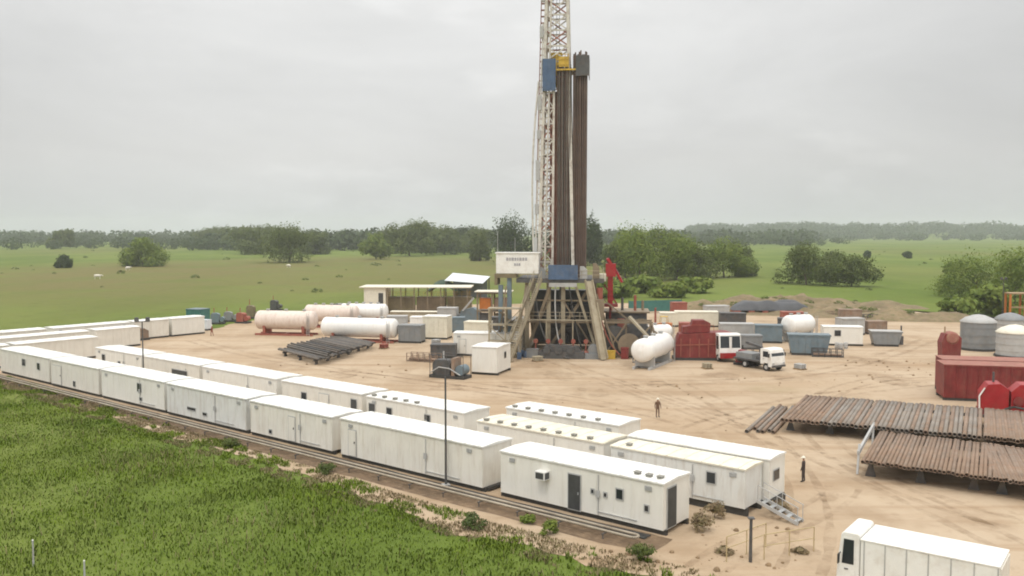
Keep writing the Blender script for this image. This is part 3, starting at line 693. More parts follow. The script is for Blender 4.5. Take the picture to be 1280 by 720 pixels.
# ---------------------------------------------------------------- tanks
def bullet_tank(label, c, rz, L, r, m, base=M_redm, z=0.7, hatches=3, stripe=False):
    t = thing('storage_tank', label, 'tank', (c.x, c.y, 0.02), rz)
    prof = [(0, 0.02), (0.06*r, r*0.5), (0.16*r, r*0.78), (0.3*r, r*0.95), (0.42*r, r)] + [(L-0.42*r, r), (L-0.3*r, r*0.95), (L-0.16*r, r*0.78), (L-0.06*r, r*0.5), (L, 0.02)]
    MB().lathe((-L/2, 0, z+r), (1,0,0), prof, 28).build('shell', m, t)
    b = MB(); b.box(-L/2+0.3, L/2-0.3, -r*0.8, -r*0.6, 0, 0.3); b.box(-L/2+0.3, L/2-0.3, r*0.6, r*0.8, 0, 0.3)
    for x in (-L*0.3, 0, L*0.3): b.box(x-0.15, x+0.15, -r*0.59, r*0.59, 0.05, 0.28)
    b.build('skid', base, t)
    for x in (-L*0.32, L*0.32): MB().box(x-0.2, x+0.2, -r*0.85, r*0.85, 0.302, z+r*0.45).build('saddle', base, t)
    for k in range(hatches):
        x = -L*0.3 + k*L*0.6/max(hatches-1, 1)
        h = MB(); h.cyl((x, 0, z+2*r-0.03), (x, 0, z+2*r+0.22), 0.28, n=12); h.cyl((x, 0, z+2*r+0.221), (x, 0, z+2*r+0.28), 0.34, n=12); h.build('hatch', M_lgrey, t)
    b = MB(); x = L*0.42
    for y in (-0.22, 0.22): b.beam((x, -r-0.12+y*0, 0.3), (x, -r-0.12, z+1.6*r), 0.05)
    for y in (x-0.22, x+0.22): b.beam((y, -r-0.1, 0.0), (y, -r-0.1, z+1.9*r), 0.05)
    k = 0.3
    while k < z+1.8*r: b.beam((x-0.22, -r-0.1, k), (x+0.22, -r-0.1, k), 0.03); k += 0.3
    b.build('ladder', M_lgrey, t)
    return t
g = (G(400, 424) + G(500, 432)) / 2
bullet_tank('clean white horizontal tank behind the dark pipe rack', g + Vector((0, 1, 0)), R(-14), 12.6, 1.5, M_tankw)
g = (G(322, 418) + G(396, 421)) / 2
bullet_tank('dusty pinkish horizontal tank with red feet by the white tank', g + Vector((-0.3, 1, 0)), R(-10), 10.6, 1.55, M_tankp, z=0.9)
for i, (px, py, L) in enumerate(((415, 409, 10.0), (455, 407, 9.0))):
    g = G(px, py)
    bullet_tank(('dirty white tank half hidden behind the pinkish one', 'dirty white tank half hidden behind the clean white one')[i], g, R(-8), L, 1.5, M_tankw if i else M_tankp, z=1.0, hatches=5)
g = G(816, 462) 
bullet_tank('white tank end on to the yard beside the maroon unit', g + Vector((0.6, 3.6, 0)), R(62), 9.6, 1.45, M_tankw, base=M_lgrey, z=0.9)
g = G(820, 432)
bullet_tank('smaller white tank behind the end on white tank', g + Vector((0, 1, 0)), R(35), 6.0, 1.2, M_tankw, base=M_redm, z=0.6)

def boxy(label, cat, name, loc, rz, L, W, h, m, z0=0.3, top=None, rib=0.8, rail=False, slope=0.0, door=False):
    t = thing(name, label, cat, (loc.x, loc.y, 0.02), rz)
    b = MB()
    b.prism([(-L/2+slope, z0), (L/2-slope, z0), (L/2, z0+h), (-L/2, z0+h)], -W/2, W/2)
    b.build('shell', m, t)
    rb = MB(); k = -L/2 + slope + 0.15
    while k < L/2 - slope: rb.box(k, k+0.09, -W/2-0.06, -W/2-0.002, z0+0.05, z0+h-0.05); k += rib
    rb.box(-L/2-0.05, L/2+0.05, -W/2-0.08, -W/2-0.061, z0+h-0.14, z0+h-0.01)
    rb.build('stiffener', m, t)
    tp = MB(); tp.box(-L/2-0.04, L/2+0.04, -W/2-0.04, W/2+0.04, z0+h+0.002, z0+h+0.07); tp.build('deck', top or m, t)
    s_ = MB(); s_.box(-L/2+slope, L/2-slope, -W/2+0.05, -W/2+0.3, 0, z0-0.004); s_.box(-L/2+slope, L/2-slope, W/2-0.3, W/2-0.05, 0, z0-0.004); s_.build('skid', M_skid, t)
    if rail:
        r_ = MB(); z = z0+h+0.072
        for y in (-W/2+0.05, W/2-0.05):
            k = -L/2
            while k <= L/2+0.01: r_.cyl((k, y, z), (k, y, z+1.05), 0.025, n=6); k += 1.5
            r_.cyl((-L/2, y, z+1.05), (L/2, y, z+1.05), 0.025, n=6); r_.cyl((-L/2, y, z+0.55), (L/2, y, z+0.55), 0.02, n=6)
        r_.build('railing', M_yellow if rail == 'y' else M_lgrey, t)
    if door:
        d = MB().box(-L*0.1, L*0.1, -W/2-0.09, -W/2-0.065, z0+h*0.45, z0+h*0.8); d.build('opening', M_dark, t)
    return t
# left-hand middle yard
boxy('grey steel skid tank beside the clean white tank', 'tank', 'skid_tank', G(515, 428), R(-12), 3.6, 2.4, 2.4, M_grey)
boxy('cream box unit with dark base, between the grey tank and white cabins', 'container', 'box_unit', G(547, 423), R(-12), 4.0, 3.0, 3.3, M_roofc, top=M_roof)
boxy('teal container at the end of the far cabin row', 'container', 'shipping_container', G(248, 411), R(-20), 3.0, 2.6, 3.2, M_teal, top=M_blueg)
boxy('small pale blue box at the foot of the teal container', 'box', 'tool_box', G(258, 413), R(-20), 1.3, 1.2, 1.5, M_bluewhite)
# clutter behind the tanks
cl = [(272, 405, M_blueg, 2.4, 'blue grey pump skid standing behind the walking person'), (288, 402, M_grey, 2.2, 'grey pump skid between the blue grey and the red ones'),
      (304, 404, M_redm, 2.3, 'rust red pump skid beside the pinkish tank'), (316, 398, M_olive, 3.0, 'olive pump skid behind the pinkish tank'), (345, 388, M_dgrey, 2.6, 'dark pump skid on the grass edge behind the pinkish tank')]
for (px, py, m, h, lb) in cl:
    g = G(px, py)
    t = thing('pump_skid', lb, 'pump skid', (g.x, g.y, 0.02), random.uniform(-0.6, 0.4), 'pump skids by the tanks')
    MB().box(-1.3, 1.3, -0.8, 0.8, 0, 0.3).build('skid', M_skid, t)
    MB().prism([(-1.1, 0.31), (0.4, 0.31), (0.4, h*0.75), (0.0, h*0.85), (-0.9, h*0.85), (-1.1, h*0.7)], -0.6, 0.6).build('engine', m, t)
    MB().cyl((0.9, -0.5, 0.9), (0.9, 0.5, 0.9), 0.45, n=14).build('pump_drum', m, t)
    MB().cyl((-0.6, 0, h*0.86), (-0.6, 0, h*1.25), 0.07, n=8).build('exhaust', M_redm, t)
# white cabins before the rig
def box_cabin(label, P0, rz, L, W, h, wins=(), ends=(), z0=0.3):
    return cabin('site_cabin', label, 'cabin', 0, L, 0, W, z0, z0+h, rz=rz, base=Vector((P0.x, P0.y, 0.02)), front=wins, end=ends, group='cabins by the rig')
g = G(567, 445)
box_cabin('long white cabin standing behind the tall one at the rig stairs', g, R(-8), 9.2, 3.0, 2.9, wins=(('window', 4.0, 0.5, 1.3, 1.6), ('pale', 0.8, 0.9, 0.4, 2.3)))
g = G(590, 468)
box_cabin('tall blank white cabin corner on, at the foot of the rig stairs', g, R(-20), 3.2, 4.6, 3.1, ends=(('window', 2.4, 0.6, 1.8, 2.5),))
# generator clutter
g = G(563, 472)
t = thing('generator_set', 'dark skid mounted generator with pipework beside the white cabins', 'generator', (g.x, g.y, 0.02), R(-25))
MB().box(-2.3, 2.3, -1.0, 1.0, 0, 0.35).build('skid', M_skid, t)
MB().prism([(-2.0, 0.36), (0.3, 0.36), (0.3, 1.7), (0.0, 2.1), (-1.6, 2.1), (-2.0, 1.6)], -0.7, 0.7).build('engine', M_dgrey, t)
MB().box(0.6, 1.0, -0.9, 0.9, 0.36, 2.4).build('radiator', M_rustb, t)
MB().cyl((1.6, -0.7, 1.0), (1.6, 0.7, 1.0), 0.6, n=16).build('alternator', M_blueg, t)
b = MB(); b.cyl((-1.0, 0.2, 2.11), (-1.0, 0.2, 3.0), 0.09); b.tube([(-2.1, -0.9, 0.6), (-1.0, -1.0, 1.3), (0.4, -0.98, 1.2), (1.8, -0.95, 0.5)], 0.07); b.build('pipework', M_lgrey, t)
b = MB()
for x in (-2.2, 0.0, 2.2):
    for y in (-0.95, 0.95): b.cyl((x, y, 0.355), (x, y, 2.7), 0.04, n=6)
for y in (-0.95, 0.95): b.cyl((-2.2, y, 2.7), (2.2, y, 2.7), 0.04, n=6)
b.build('lifting_frame', M_dgrey, t)

# ---------------------------------------------------------------- drilling rig
RX, RY = 7.2, 127.0
RIGROT = R(-6)
rig = thing('drilling_rig', 'tall drilling rig with lattice mast on a tan substructure', 'drilling rig', (RX, RY, 0.02), RIGROT)
FZ = 10.6
# substructure
b = MB()
for x in (-4.6, 4.6):
    b.box(x-0.6, x+0.6, -6.5, 6.5, 0, 1.0)
for y in (-5.2, 0, 5.2):
    for x in (-4.6, 4.6): pass
b.box(-3.99, 3.99, -5.6, -5.0, 0.2, 0.8); b.box(-3.99, 3.99, 5.0, 5.6, 0.2, 0.8)
b.build('base_beam', M_sub, rig)
for (x, y, m) in ((-4.6, -5.2, M_subl), (4.6, -5.2, M_sub), (-4.6, 5.2, M_sub), (4.6, 5.2, M_sub), (-1.6, -5.2, M_subl), (0.4, -5.2, M_subl)):
    MB().box(x-0.28, x+0.28, y-0.28, y+0.28, 1.002 if abs(x) > 3 else 0.81, FZ-0.6).build('leg', m, rig)
for (p, q) in (((-4.4, -5.9, 1.0), (-1.2, -5.7, FZ-0.6)), ((4.9, -5.9, 1.0), (2.0, -5.7, FZ-0.6)), ((-4.6, 5.6, 1.0), (-4.6, -4.6, FZ-0.7)), ((4.6, 5.6, 1.0), (4.6, -4.6, FZ-0.7)), ((-1.6, -5.0, 0.9), (4.3, -5.0, FZ-0.8))):
    MB().beam(p, q, 0.34, 0.4).build('brace', M_sub if p[0] < 0 else M_subl, rig)
b = MB()
b.box(-6.0, 6.0, -6.2, 6.2, FZ-0.55, FZ)
for k in range(7): b.box(-6.0+k*2-0.1 if k else -6.0, -6.0+k*2+0.1 if k < 6 else 6.0, -6.25, -6.202, FZ-0.5, FZ-0.05)
b.build('drill_floor', M_dgrey, rig)
b = MB()
for x in (-5.9, 5.9):
    for k in range(9): b.cyl((x, -6.0+k*1.5, FZ), (x, -6.0+k*1.5, FZ+1.1), 0.035, n=6)
    for z in (0.55, 1.1): b.cyl((x, -6.0, FZ+z), (x, 6.0, FZ+z), 0.035, n=6)
for k in range(9):
    b.cyl((-5.9+k*1.475, -6.05, FZ), (-5.9+k*1.475, -6.05, FZ+1.1), 0.035, n=6)
for z in (0.55, 1.1): b.cyl((-5.9, -6.05, FZ+z), (5.9, -6.05, FZ+z), 0.035, n=6)
b.build('railing', M_subl, rig)
# windwalls round the floor
b = MB(); b.box(-1.6, 2.4, -6.45, -6.27, FZ-0.1, FZ+1.9)
for k in range(9): b.box(-1.55+k*0.49, -1.49+k*0.49, -6.5, -6.452, FZ-0.05, FZ+1.85)
b.build('windwall', M_blue, rig)
MB().box(-1.5, 2.3, -6.48, -6.262, FZ-1.1, FZ-0.56).build('windwall_sill', M_lgrey, rig)
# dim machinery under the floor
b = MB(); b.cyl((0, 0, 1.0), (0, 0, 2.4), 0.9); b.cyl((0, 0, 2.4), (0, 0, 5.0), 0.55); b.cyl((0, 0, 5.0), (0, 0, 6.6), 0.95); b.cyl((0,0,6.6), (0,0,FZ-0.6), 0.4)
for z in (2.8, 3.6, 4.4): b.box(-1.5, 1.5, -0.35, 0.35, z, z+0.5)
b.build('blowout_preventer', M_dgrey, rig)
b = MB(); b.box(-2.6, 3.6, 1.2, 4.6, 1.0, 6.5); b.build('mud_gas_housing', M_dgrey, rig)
# mast
def lattice(zlo, zhi, wlo, whi, cx=0.0, cy=0.0, bays=8):
    def c(z, i):
        w = wlo + (whi-wlo)*(z-zlo)/(zhi-zlo)
        return Vector((cx + (w/2)*(-1 if i in (0, 3) else 1), cy + (w*0.46)*(-1 if i in (0, 1) else 1), z))
    return c
MZ0, MZ1 = FZ, 58.0
cfn = lattice(MZ0, MZ1, 4.9, 2.5, -0.8, 0.0)
bays = [MZ0 + (MZ1-MZ0)*k/22 for k in range(23)]
for i in range(4):
    b = MB(); 
    b.beam(cfn(MZ0, i), cfn(MZ1, i), 0.42, 0.42)
    b.build('mast_leg', M_mastw, rig)
bw, br = MB(), MB()
for k, (za, zb) in enumerate(zip(bays[:-1], bays[1:])):
    cm = lambda z: cfn(z, 0).lerp(cfn(z, 1), 0.40)
    if za < 37:
        bw.beam(cfn(za, 0), cm(za), 0.2, 0.2); (br if k % 2 else bw).beam(cfn(za, 0), cm(zb), 0.17, 0.17); (bw if k % 3 else br).beam(cm(za), cfn(zb, 0), 0.15, 0.15)
    for (i, j) in ((0, 1), (1, 2), (2, 3), (3, 0)):
        if za < 37 and i == 0: continue
        tgt = br if (k//2 + i) % 3 == 0 else bw
        tgt.beam(cfn(za, i), cfn(za, j), 0.2, 0.2)
        if i == 1 or k > 8 or k < 2:
            (bw if (k + i) % 3 else br).beam(cfn(za, i), cfn(zb, j), 0.17, 0.17)
        (br if (k + i) % 2 else bw).beam(cfn(za, j), cfn(zb, i), 0.17, 0.17)
bw.build('mast_brace', M_mastw, rig); br.build('mast_brace', M_mastr, rig)
# ladder cage, standpipe, hanging lines beside the mast
b = MB()
for k in range(12):
    z = 12 + k*3.6
    p = cfn(z, 0)
b.cyl(cfn(MZ0, 0) + Vector((-0.5, -0.1, 1.5)), cfn(46, 0) + Vector((-0.35, -0.1, 0)), 0.11, n=8)
b.cyl(cfn(MZ0, 0) + Vector((0.9, -0.3, 1.0)), cfn(50, 0) + Vector((0.7, -0.3, 0)), 0.14, n=8)
b.build('standpipe', M_mastw, rig)
b = MB()
for z in np.arange(MZ0+1, MZ1-0.5, 0.9):
    p = cfn(float(z), 3); b.box(p.x-0.9, p.x-0.25, p.y-0.4, p.y+0.3, float(z), float(z)+0.07)
for dx in (-0.9, -0.28):
    b.beam(cfn(MZ0+1, 3)+Vector((dx, -0.4, 0)), cfn(MZ1-0.5, 3)+Vector((dx, -0.4, 0)), 0.07); b.beam(cfn(MZ0+1, 3)+Vector((dx, 0.3, 0)), cfn(MZ1-0.5, 3)+Vector((dx, 0.3, 0)), 0.07)
b.build('ladder', M_mastr, rig)
b = MB()
for k, (z, h_) in enumerate(((14, 2.2), (19.5, 1.4), (24.2, 2.8), (30, 1.2), (34, 2.0), (44, 1.6), (49, 2.4))):
    p = cfn(z, 0); MB().box(p.x-0.75, p.x-0.25, p.y-0.5, p.y+0.2, z, z+h_).build('junction_box', M_lgrey, rig)
MB().beam(cm(MZ0), cm(37.5), 0.3, 0.3).build('mast_post', M_mastw, rig)
b = MB(); b.box(-1.9, -0.4, 1.0, 1.3, MZ0+0.1, 37); b.build('guide_beam', M_mastr, rig)
b = MB()
pl = [cfn(z, 0) + Vector((-0.75 - 0.5*math.sin(PI*min(1, max(0, (z-14)/24.0))), -0.2, 0)) for z in np.linspace(14, 38, 13)]
b.tube(pl, 0.13, 7)
b.build('rotary_hose', M_mastw, rig)
b = MB()
for dx in (-1.4, -0.9, -0.5): b.cyl((dx, 0.0, 42), (dx, 0.0, MZ1), 0.03, n=5)
b.build('drilling_line', M_dgrey, rig)
b = MB(); b.box(-1.7, -0.1, -0.5, 0.5, 40.2, 42.2); b.cyl((-0.9, 0, 37.5), (-0.9, 0, 40.2), 0.35); b.box(-1.5, -0.3, -0.55, 0.55, 38.3, 39.6)
b.build('top_drive', M_yellow, rig)
b = MB(); b.box(-2.4, 0.6, -1.7, 1.7, MZ1+0.02, MZ1+0.6); b.cyl((-1.9, 0, MZ1+1.0), (0.1, 0, MZ1+1.0), 0.7, n=18); b.build('crown_block', M_mastr, rig)
# racking board
b = MB(); b.box(-2.7, -0.9, -2.4, -2.2, 36.6, 41.0); b.box(-2.75, -2.55, -2.2, 1.4, 36.6, 41.0)
for k in range(4): b.box(-2.6+k*0.5, -2.54+k*0.5, -2.46, -2.402, 36.65, 40.95)
b.build('racking_windwall', M_blue, rig)
b = MB()
for x in (1.35, 2.55, 3.58): b.box(x-0.07, x+0.07, -2.1, 1.6, 39.4, 39.6)
b.box(-0.85, 3.65, -2.25, -2.11, 39.4, 39.62); b.box(1.0, 3.65, 1.61, 1.75, 39.4, 39.62)
b.box(-0.6, 0.95, -2.0, 1.5, 39.41, 39.55)
for x in (-0.8, 0.4, 0.9): b.cyl((x, -2.2, 39.63), (x, -2.2, 41.6), 0.05, n=6)
for z in (40.2, 40.9, 41.6): b.cyl((-0.8, -2.2, z), (0.9, -2.2, z), 0.05, n=6)
b.box(-0.5, 0.85, -2.17, -2.1, 39.9, 41.3)
b.build('racking_board', M_yellow, rig)
b = MB(); b.box(1.9, 3.75, -2.35, -2.26, 38.6, 41.4); b.box(3.66, 3.75, -2.25, 1.6, 38.6, 41.4); b.build('finger_guard', M_dgrey, rig)
# doghouse
dh = MB(); dh.box(-8.8, -2.95, -6.1, -3.2, FZ+0.7, FZ+3.45)
o = dh.build('doghouse', M_white, rig)
MB().box(-8.95, -2.8, -6.2, -3.1, FZ+3.452, FZ+3.58).build('doghouse_roof', M_roof, o)
b = MB()
x = -7.4
for k, w in enumerate((0.32, 0.22, 0.34, 0.26, 0.2, 0.34, 0.28, 0.3)):
    b.box(x, x+w, -6.125, -6.102, FZ+2.45, FZ+2.88); x += w + 0.09
b.build('painted_lettering', M_ink, o)
b = MB()
x = -6.3
for k, w in enumerate((0.24, 0.2, 0.26)):
    b.box(x, x+w, -6.125, -6.102, FZ+1.75, FZ+2.1); x += w + 0.08
b.build('painted_lettering', M_ink, o)
b = MB(); b.box(-9.0, -6.02, -6.3, -2.9, FZ+0.1, FZ+0.68); b.box(-9.0, -8.6, -6.3, -2.9, FZ-0.9, FZ+0.095); b.build('doghouse_deck', M_olive, rig)
for x in (-8.2, -7.0): MB().box(x-0.3, x+0.3, -6.0, -5.4, 0, FZ+0.09 if x > -8 else FZ-0.91).build('doghouse_leg', M_blueg, rig)
b = MB(); b.cyl((-8.6, -5.9, FZ+3.59), (-8.6, -5.9, FZ+6.5), 0.035, n=6); b.cyl((-6.2, -5.9, FZ+3.59), (-6.2, -5.9, FZ+5.6), 0.03, n=6); b.build('antenna', M_lgrey, rig)
# stairs going down towards the white cabins
b = MB()
P_, Q_ = Vector((-3.0, -6.6, FZ)), Vector((-6.6, -13.0, 0.1))
side = Vector((0.88, -0.47, 0))
for s_ in (-0.6, 0.6): b.beam(P_ + side*s_, Q_ + side*s_, 0.12, 0.4)
for k in range(40):
    p = P_.lerp(Q_, k/39); b.beam(p - side*0.55, p + side*0.55, 0.25, 0.05)
b.build('stairway', M_subl, rig)
b = MB()
for s_ in (-0.62, 0.62):
    up = Vector((0, 0, 1.1)); b.cyl(P_ + side*s_ + up, Q_ + side*s_ + up, 0.04, n=6); b.cyl(P_ + side*s_ + up*0.5, Q_ + side*s_ + up*0.5, 0.03, n=6)
    for k in range(10):
        p = P_.lerp(Q_, k/9) + side*s_; b.cyl(p, p + up, 0.03, n=6)
b.build('stair_handrail', M_subl, rig)
# steep ramp
b = MB(); b.beam((3.9, -6.5, FZ-0.3), (6.0, -10.0, 0.1), 0.8, 0.25); b.beam((3.42, -6.4, FZ-0.1), (5.5, -9.9, 0.3), 0.12, 0.4); b.beam((4.38, -6.4, FZ-0.1), (6.5, -9.9, 0.3), 0.12, 0.4)
b.build('pipe_ramp', M_subl, rig)
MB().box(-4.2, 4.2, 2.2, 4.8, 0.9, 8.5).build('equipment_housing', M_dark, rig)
b = MB(); b.box(-5.6, 5.6, -7.2, -6.2, 4.95, 5.05)
for k in range(9):
    x = -5.5 + k*1.375; b.cyl((x, -7.15, 5.05), (x, -7.15, 6.1), 0.035, n=6)
for z in (5.6, 6.1): b.cyl((-5.5, -7.15, z), (5.5, -7.15, z), 0.035, n=6)
for x in (-5.4, -1.8, 1.8, 5.4): b.beam((x, -7.0, 0.05), (x, -7.0, 4.94), 0.16)
b.build('walkway', M_subl, rig)
b = MB(); b.box(6.2, 12.0, -1.6, 3.6, 0.5, 5.6); b.build('power_house', M_dgrey, rig)
for k in range(4): MB().box(6.5+k*1.4, 7.5+k*1.4, -1.68, -1.602, 1.0+0.4*(k % 2), 4.8).build('louvre_panel', (M_sub, M_redm, M_grey, M_olive)[k], rig)
MB().box(5.9, 12.4, -1.9, 3.9, 5.601, 5.8).build('power_house_roof', M_sub, rig)
for k, (x, y, h_, m_) in enumerate(((7.0, 0, 8.4, M_redm), (8.6, 0.5, 7.6, M_dgrey), (10.4, 0, 8.0, M_redm), (11.5, 0.6, 7.2, M_sub))):
    MB().cyl((x, y, 5.81), (x, y, h_), 0.2, n=10).build('exhaust_stack', m_, rig)
b = MB()
for (p, q) in (((5.0, -6.6, 8.6), (7.8, -7.4, 0.2)), ((5.6, -5.2, 8.0), (11.0, -5.0, 3.6)), ((6.0, -6.6, 4.7), (9.0, -6.7, 0.4)), ((9.0, -6.7, 4.6), (6.2, -6.8, 0.4)), ((9.2, -6.7, 0.4), (12.4, -6.8, 4.6)), ((12.4, -6.6, 4.7), (13.6, -7.6, 0.1))): b.beam(p, q, 0.2)
b.build('strut', M_sub, rig)
b = MB(); b.box(-7.6, -5.4, -4.8, 0.5, 0.4, 4.6); b.build('accumulator_house', M_subl, rig)
MB().box(-7.7, -5.3, -4.9, 0.6, 4.601, 4.75).build('accumulator_roof', M_lgrey, rig)
for k in range(3): MB().cyl((-7.2+k*0.75, -5.3, 0.5), (-7.2+k*0.75, -5.3, 2.6), 0.3, n=12).build('accumulator_bottle', (M_redm, M_grey, M_olive)[k], rig)
b = MB()
for x in (-8.6, -5.9): b.beam((x, -6.9, 0.05), (x+1.2, -6.2, FZ-1.0), 0.2)
b.beam((-8.6, -6.8, 3.2), (-5.6, -6.8, 5.4), 0.16); b.beam((-8.2, -6.6, 6.0), (-5.4, -6.6, 3.6), 0.16)
b.build('leg_brace', M_sub, rig)
b = MB()
for x in (-9.4, -7.2, -5.2):
    for y in (-9.0, -7.2): b.box(x-0.1, x+0.1, y-0.1, y+0.1, 0, 6.6)
for z in (2.2, 4.4, 6.6): b.box(-9.6, -5.0, -9.1, -7.1, z, z+0.14)
for (p, q) in (((-9.4, -9.15, 0.2), (-7.2, -9.15, 2.2)), ((-7.2, -9.15, 2.2), (-5.2, -9.15, 0.2)), ((-9.4, -9.15, 4.4), (-7.2, -9.15, 2.3)), ((-5.2, -9.15, 6.5), (-7.2, -9.15, 4.5))): b.beam(p, q, 0.12)
b.build('stair_tower', M_subl, rig)
MB().box(-9.0, -7.5, -8.8, -7.4, 0.02, 1.7).build('trip_tank', M_grey, rig); MB().cyl((-6.2, -8.1, 0.02), (-6.2, -8.1, 1.9), 0.6, n=16).build('degasser', M_olive, rig)
b = MB()
for k in range(5): b.cyl((-3.8+k*1.7, -7.6, 0.7+0.3*(k % 2)), (-2.5+k*1.7, -7.6, 0.7+0.3*(k % 2)), 0.22, n=10); b.cyl((-3.2+k*1.7, -7.6, 0.1), (-3.2+k*1.7, -7.6, 2.2), 0.1, n=8); b.cyl((-3.2+k*1.7, -7.75, 2.2), (-3.2+k*1.7, -7.45, 2.2), 0.32, n=12)
b.build('choke_manifold', M_redm, rig)
b = MB(); b.prism([(12.6, 0.02), (14.6, 0.02), (14.0, 2.6), (13.0, 3.4)], -6.0, -3.6); b.build('hopper', M_sub, rig)
b = MB(); b.cyl((9.4, -7.2, 1.8), (9.4, -6.9, 1.8), 1.5, n=24); b.build('sheave_wheel', M_sub, rig)
MB().box(4.9, 6.0, -7.6, -6.9, 5.1, 7.9).build('gas_buster', M_sub, rig); MB().cyl((5.4, -6.2, 5.1), (5.4, -6.2, 9.4), 0.45, n=14).build('separator', M_redm, rig)
# girders, hoses, tool boxes under and before the floor
for (p, q, w_) in (((-4.6, -5.5, 4.6), (4.6, -5.5, 4.6), 0.22), ((-4.6, -5.5, 7.6), (4.6, -5.5, 7.6), 0.2), ((-4.5, -5.5, 1.2), (-1.6, -5.5, 7.4), 0.2), ((4.5, -5.5, 1.2), (0.5, -5.5, 7.4), 0.2), ((-4.6, 5.2, 5.0), (4.6, 5.2, 5.0), 0.25),
                   ((4.9, -5.2, 5.2), (4.9, 5.2, 5.2), 0.25), ((-4.9, -5.2, 5.2), (-4.9, 5.2, 5.2), 0.25)):
    MB().beam(p, q, w_, w_).build('girder', M_sub, rig)
for i, (pts, m_) in enumerate((([(-3.4, -6.3, FZ-0.6), (-3.2, -6.9, 6), (-2.6, -7.0, 2.5), (-1.2, -7.4, 0.3), (1.5, -9.6, 0.15)], M_dgrey), ([(1.2, -6.2, FZ-0.6), (1.6, -6.8, 7), (2.4, -6.9, 3.2), (3.0, -7.2, 1.2)], M_skid),
                  ([(4.2, -6.2, FZ-0.6), (5.3, -6.4, 7.4), (5.6, -6.6, 4.0), (6.6, -7.2, 1.5), (8.5, -7.6, 0.2)], M_redm), ([(-0.6, -6.1, FZ-0.6), (-0.8, -6.6, 5.4), (-0.4, -6.8, 2.4), (0.4, -6.9, 0.9)], M_lgrey))):
    c_ = bez([Vector((0, 0, 0))]*2, 1); n_ = 24; out = []
    for k in range(n_+1):
        Q = [Vector(p) for p in pts]
        while len(Q) > 1: Q = [a.lerp(c, k/n_) for a, c in zip(Q[:-1], Q[1:])]
        out.append(Q[0])
    MB().tube(out, 0.1, 7).build('hose', m_, rig)
for (x, y, w_, h_, m_) in ((-3.6, -7.9, 1.6, 1.1, M_grey), (6.9, -8.2, 1.3, 1.0, M_yellow), (8.8, -8.0, 1.0, 1.4, M_maroon), (10.6, -7.8, 1.5, 0.9, M_olive)):
    o = MB().box(x-w_/2, x+w_/2, y-0.5, y+0.5, 0.02, h_).build('tool_chest', m_, rig); MB().box(x-w_/2-0.04, x+w_/2+0.04, y-0.54, y+0.54, h_+0.002, h_+0.1).build('chest_lid', m_, o)
for (x, y, w_, h_, m_) in ((3.2, -5.6, 1.0, 1.7, M_lgrey), (-2.4, -5.7, 0.8, 1.5, M_grey), (4.9, -5.0, 0.9, 2.1, M_sub)):
    MB().prism([(x-w_/2, FZ+0.021), (x+w_/2, FZ+0.021), (x+w_/2, FZ+h_*0.7), (x, FZ+h_), (x-w_/2, FZ+h_)], y-0.4, y+0.4).build('floor_console', m_, rig)
# red iron pieces
b = MB(); b.box(6.5, 7.2, -3.2, -2.6, FZ-3.6, FZ+0.2); b.box(6.2, 7.6, -3.5, -2.3, FZ+0.201, FZ+2.0); b.beam((6.9, -2.9, FZ+1.9), (6.4, -3.1, FZ+2.7), 0.4); b.beam((7.2, -2.9, FZ+1.7), (8.5, -3.3, FZ-0.6), 0.3)
for k in range(5): b.box(6.45, 7.25, -3.26, -3.202, FZ-3.2+k*0.7, FZ-3.0+k*0.7)
b.build('deck_crane', M_red, rig)
MB().box(5.0, 6.25, -4.6, -2.4, FZ-0.4, FZ+0.6).build('operator_cabin', M_roofc, rig)
b = MB(); b.box(6.02, 7.9, -3.8, -1.8, FZ-4.0, FZ-3.61); b.box(6.7, 7.0, -3.0, -2.7, 4.9, FZ-4.01); b.beam((6.0, -3.0, FZ-0.9), (7.8, -3.0, FZ-3.7), 0.22); b.build('crane_bracket', M_maroon, rig)
# machinery at the yard side of the substructure
b = MB()
for (x, y, r) in ((7.4, -5.5, 1.9), (10.6, -4.4, 2.1)):
    for yy in (y-0.7, y+0.7):
        b.lathe((x, yy-0.08, r+0.35), (0,1,0), [(0, r), (0.16, r)], 24)
    b.cyl((x, y-0.6, r+0.35), (x, y+0.6, r+0.35), r*0.62, n=20)
b.build('cable_reel', M_dgrey, rig)
b = MB(); b.box(6.0, 12.8, -6.6, -3.2, 0.0, 0.4); 
for x in (6.2, 9.0, 12.4):
    for y in (-6.4, -3.4): b.box(x-0.12, x+0.12, y-0.12, y+0.12, 0.401, 4.6)
b.box(6.0, 12.6, -6.5, -6.3, 4.601, 4.85); b.box(6.0, 12.6, -3.5, -3.3, 4.601, 4.85)
b.build('reel_frame', M_sub, rig)
b = MB(); b.beam((9.4, -7.0, 5.6), (13.4, -8.2, 1.4), 0.9, 0.25); b.build('chute', M_subl, rig)
b = MB(); b.box(-2.8, 3.4, -9.0, -6.7, 0, 0.9); b.prism([(-2.4, 0.901), (3.0, 0.901), (2.6, 1.6), (-1.8, 1.8)], -8.6, -7.0)
for x in (-1.6, 0.0, 1.6): b.cyl((x, -9.1, 1.1), (x, -8.61, 1.1), 0.5, n=14)
b.build('drawworks', M_dgrey, rig)
b = MB(); b.box(3.5, 6.0, -8.9, -7.2, 0, 0.7); b.cyl((4.6, -8.6, 1.2), (4.6, -7.4, 1.2), 0.7, n=14); b.build('winch', M_grey, rig)
